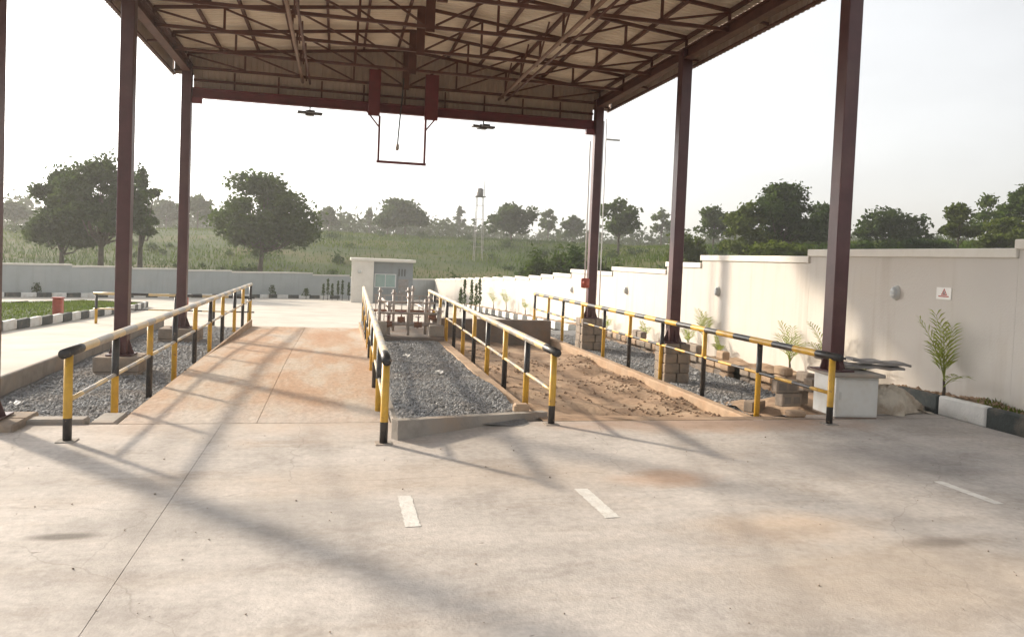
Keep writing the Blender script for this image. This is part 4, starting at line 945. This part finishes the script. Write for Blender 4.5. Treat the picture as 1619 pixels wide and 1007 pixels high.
# ------------------------------------------------------------------ trees
def leaf_cloud(lobes, n, size, seed, up_bias=.0, hollow=.45):
    r = np.random.default_rng(seed); L = np.array(lobes, float); vol = (L[:, 3]*L[:, 4])**1.0; idx = r.choice(len(L), n, p=vol/vol.sum())
    d = r.normal(0, 1, (n, 3)); d /= np.linalg.norm(d, axis=1)[:, None]; rad = (hollow + (1-hollow)*r.random(n)**.7)
    rad *= 1 + .24*r.normal(0, 1, n)
    P = L[idx, :3] + d*rad[:, None]*np.stack([L[idx, 3], L[idx, 3], L[idx, 4]], -1)
    u = r.normal(0, 1, (n, 3)); u[:, 2] *= .7; u /= np.linalg.norm(u, axis=1)[:, None]; w = np.cross(u, r.normal(0, 1, (n, 3))); w /= np.linalg.norm(w, axis=1)[:, None]
    s = (size*r.uniform(.6, 1.4, n))[:, None]
    V = np.stack([P-u*s, P+w*s*.55, P+u*s, P-w*s*.55], 1).reshape(-1, 3)
    return V, np.arange(4*n).reshape(-1, 4)
def tree(px, D, ytop, half_w, label, cat='tree', leaf='leaf_b', dens=1.0, trunk_h=.3, seed=1, ybase=None, lean=0.0, group='trees beyond the walls', nlobe=16, flat=.6, leafsize=None):
    R = random.Random(seed); base = at_depth(px, 380, D); X, Y = base.x, base.y; zg = float(terr(X, Y)); top = at_depth(px, ytop, D).z
    if ybase is not None: zg = min(zg, at_depth(px, ybase, D).z)
    H = max(2.0, top - zg); W = half_w*D/F_PX
    e = thing('tree', (X, Y, zg), label, cat, group)
    cz0 = zg + H*trunk_h; lobes = []; limbs = []
    fork = Vector((X+lean*H*.3, Y, zg+H*trunk_h*.9))
    nlobe = int(nlobe*1.7)
    for k in range(nlobe):
        a = k*2.39996 + R.uniform(-.4, .4); t = (k+.5)/nlobe; rr = math.sqrt(R.random())*R.choice((.6, .78, .95))
        hz = cz0 + (zg+H-cz0)*(.12 + .76*R.random()*(1-.35*rr*rr))
        env = 1 - .55*max(0, (hz-cz0)/(zg+H-cz0)-.45)
        lr = W*R.uniform(.20, .44)*1; lz = min(lr*flat*R.uniform(.9, 1.2), (zg+H-hz)*.98+.1)
        c = Vector((X+lean*H*.5+math.cos(a)*W*rr*env, Y+math.sin(a)*W*rr*env*.9, hz)); lobes.append((c.x, c.y, c.z, lr, max(.3, lz))); limbs.append(c)
    lobes.append((X+lean*H*.5, Y, zg+H*.86, W*.34, H*.13))
    mb = MB(); tr = max(.08, H*.022)
    mb.tube([(X, Y, zg-.5), (X+lean*H*.08, Y, zg+H*trunk_h*.45), fork, fork+Vector((lean*.3, 0, H*.2)), (X+lean*H*.5, Y, zg+H*.75)], [tr*1.35, tr, tr*.85, tr*.55, tr*.2], 8)
    for c in limbs[::2] if nlobe > 10 else limbs:
        m_ = fork.lerp(c, .5) + Vector((0, 0, -.04*H)); mb.tube([fork+Vector((0, 0, R.uniform(-.02, .15)*H)), m_, c], [tr*.5, tr*.3, tr*.1], 5)
    mb.build('trunk', M['bark'], e, True)
    ls = leafsize or max(.16, min(.5, .0022*D*1.35)); n = int(dens*min(16000, max(700, 26*W*H/(ls*ls)*.5)))
    V, F = leaf_cloud(lobes, n, ls, seed); np_mesh('crown', V, F, M[leaf], e)
    return e
tree(160, 66, 243, 66, 'large tree rising behind the second column at the left', seed=3, nlobe=18, trunk_h=.30, ybase=428, leaf='leaf_b')
tree(98, 68, 262, 62, 'broad left part of the tree pair behind the far wall at the left edge', seed=4, nlobe=14, trunk_h=.26, ybase=428, leaf='leaf_b')
tree(222, 72, 262, 26, 'thin open tree right beside the second column', seed=5, nlobe=9, trunk_h=.3, ybase=428, dens=.45, leaf='leaf_b')
tree(412, 82, 270, 84, 'rounded tree with a leaning trunk right of the far left column', seed=8, nlobe=20, trunk_h=.24, ybase=425, leaf='leaf_a', lean=.05, flat=.55)
tree(519, 190, 327, 21, 'small flat topped tree between the big rounded tree and hanging frame', seed=9, nlobe=8, trunk_h=.3)
tree(640, 165, 314, 44, 'wide tree group below the hanging frame', seed=10, nlobe=14, trunk_h=.32, leaf='leaf_b')
tree(612, 160, 333, 22, 'lower left tree beside the wide trees below the hanging frame', seed=11, nlobe=8, trunk_h=.32, leaf='leaf_b')
tree(583, 210, 330, 11, 'tiny pale tree left of the tree group below the hanging frame', seed=12, nlobe=6, leaf='leaf_a')
tree(808, 150, 322, 38, 'dark rounded tree right of the tank tower', seed=13, nlobe=14, trunk_h=.2)
tree(725, 230, 327, 10, 'tiny tree left of the tank tower', seed=14, nlobe=6, dens=.7)
tree(866, 190, 330, 17, 'small open tree left of the far right column', seed=15, nlobe=7, dens=.55, trunk_h=.4, leaf='leaf_a')
tree(905, 180, 342, 20, 'low rounded tree touching the far right column', seed=16, nlobe=7)
tree(978, 112, 311, 34, 'slim trunked tree just right of the far right column', seed=17, nlobe=12, trunk_h=.34, dens=.7, leaf='leaf_a', flat=.55)
tree(1045, 170, 330, 18, 'pale airy tree left of the middle right column', seed=18, nlobe=7, dens=.4, trunk_h=.4, leaf='leaf_a')
tree(1128, 105, 325, 36, 'small leafy tree right of the middle right column', seed=19, nlobe=12, trunk_h=.25, dens=.75, leaf='leaf_a')
tree(1235, 76, 288, 62, 'tallest dense tree above the cream wall between right columns', seed=20, nlobe=20, trunk_h=.12, leaf='leaf_b')
tree(1180, 74, 318, 42, 'yellowish lower tree in front of the tall dense tree', seed=21, nlobe=14, trunk_h=.05, leaf='leaf_c')
tree(1295, 80, 322, 46, 'dark right shoulder tree beside the tallest dense tree', seed=22, nlobe=14, trunk_h=.1, leaf='leaf_b')
tree(1408, 84, 327, 54, 'rounded dark tree right of the nearest right column', seed=23, nlobe=16, trunk_h=.1, leaf='leaf_b')
tree(1515, 72, 320, 30, 'pointed tree at right above the wall', seed=24, nlobe=12, trunk_h=.1, leaf='leaf_c')
tree(1560, 78, 306, 36, 'open branched tree near the right edge', seed=25, nlobe=12, trunk_h=.2, dens=.45, leaf='leaf_a')
tree(1612, 70, 293, 34, 'tree cut by the right edge above the wall step', seed=26, nlobe=12, trunk_h=.15, dens=.8, leaf='leaf_a')
tree(1585, 66, 345, 46, 'bushy low tree below the open branched tree at right', seed=27, nlobe=12, trunk_h=.03, leaf='leaf_c')
tree(22, 150, 318, 26, 'faint distant tree at the left edge', seed=28, nlobe=8)
tree(312, 170, 308, 26, 'distant tree close right of the far left column', seed=29, nlobe=9)
tree(262, 190, 318, 24, 'distant low tree between the two left columns', seed=30, nlobe=8)
def bush(px, D, ytop, half_w, label, seed, leaf='shrub', cat='bush'):
    base = at_depth(px, 420, D); X, Y = base.x, base.y; zg = float(terr(X, Y)); top = at_depth(px, ytop, D).z; H = max(1.2, top-zg); W = half_w*D/F_PX; R = random.Random(seed)
    e = thing('bush', (X, Y, zg), label, cat, 'bushes just beyond the cream wall')
    mb = MB()
    for k in range(6): mb.tube([(X+R.uniform(-.3, .3)*W, Y, zg-.3), (X+R.uniform(-.8, .8)*W, Y+R.uniform(-.5, .5), zg+H*R.uniform(.6, .9))], [.05, .015], 5)
    mb.build('stems', M['bark'], e)
    lob = [(X+R.uniform(-.75, .75)*W, Y+R.uniform(-.6, .6)*W, zg+H*R.uniform(.2, .72), W*R.uniform(.3, .45), H*R.uniform(.2, .3)) for k in range(10)]
    V, F = leaf_cloud(lob, 2600, .17, seed, hollow=.2); np_mesh('leaves', V, F, M[leaf], e)
bush(870, 62, 388, 42, 'bright green tall bush left of the far right column', 41, 'leaf_a'); bush(915, 58, 383, 34, 'dark tall bush behind the far right column', 42); bush(960, 60, 392, 24, 'green bush just right of the far right column', 43, 'leaf_a'); bush(838, 70, 402, 26, 'low bush at the left end of the wall bushes', 44)
bush(1090, 70, 360, 30, 'pale shrub behind the middle right column', 45, 'leaf_c'); bush(1330, 62, 372, 40, 'dark hedge behind the nearest right column', 46); bush(1460, 70, 384, 36, 'low bush between rounded dark tree and pointed tree', 47); bush(1240, 60, 378, 60, 'yellow green scrub under the tallest dense tree', 48, 'leaf_c')
# far wood on the rise, and the grass of the field
def far_wood():
    lob = []
    r = random.Random(5)
    for px in np.arange(-120, 1760, 9):
        D = r.uniform(200, 300); b = at_depth(px, 380, D); zg = float(terr(b.x, b.y)); H = r.uniform(3.0, 6.5)*(1.7 if px < 330 else 1.1); lob.append((b.x, b.y, zg+H*.45, r.uniform(2.5, 5.5), H*.6))
    V, F = leaf_cloud(lob, 26000, .75, 77, hollow=.5); o = np_mesh('far_wood', V, F, M['far_leaf']); o['kind'] = 'stuff'; o['label'] = 'hazy low line of far woods along the horizon'; o['category'] = 'woods'
far_wood()
def s_field():
    while True:
        az = math.radians(random.uniform(-27, 52)); d = 24 + 150*random.random()**.9; x, y = d*math.sin(az), d*math.cos(az)
        if (x > WALL_X+1.6 or y > back_y(x)+2.2):
            if math.sin(x*.11+1)*math.sin(y*.09+2) + math.sin(x*.05+y*.04) < -.9 and random.random() < .7: continue
            return (x, y, float(terr(x, y))-.05)
def scrub():
    lob = []; r = random.Random(21)
    while len(lob) < 150:
        x, y, z = s_field(); d = math.hypot(x, y)
        if d < 60: continue
        w = r.uniform(.4, 1.3); lob.append((x, y, z+w*.45, w, w*r.uniform(.5, .9)))
    V, F = leaf_cloud(lob, 14000, .2, 31, hollow=.2); o = np_mesh('field_scrub', V, F, M['shrub']); o['kind'] = 'stuff'; o['label'] = 'low dark scrub dotted over the green field'; o['category'] = 'scrub'
scrub()
blades('field_grass', 60000, s_field, .2, .7, .06, M['grass'], 'tall green grass and crops covering the field beyond the walls', 'grass', lean=.25)

# ------------------------------------------------------------------ hazy air
mb = MB(); mb.box(-422, 522, -82, 702, -5.0, 46.0); hz = mb.build('haze', None); hz.data.materials.clear()
hm = bpy.data.materials.new('haze_air'); hm.use_nodes = True; hn = hm.node_tree; hn.nodes.clear()
ho = hn.nodes.new('ShaderNodeOutputMaterial'); hv = hn.nodes.new('ShaderNodeVolumePrincipled'); hv.inputs['Color'].default_value = (.93, .93, .90, 1); hv.inputs['Density'].default_value = .0008; hv.inputs['Anisotropy'].default_value = .35
hn.links.new(hv.outputs[0], ho.inputs['Volume']); hz.data.materials.append(hm); hz['kind'] = 'stuff'

stones('loose_grit', 300, lambda: (lambda x, y: (x, y, .006))(random.uniform(-4, 9), 3.2+7*random.random()), .007, M['block'], 'scattered grit and pebbles on the concrete apron', 'grit')
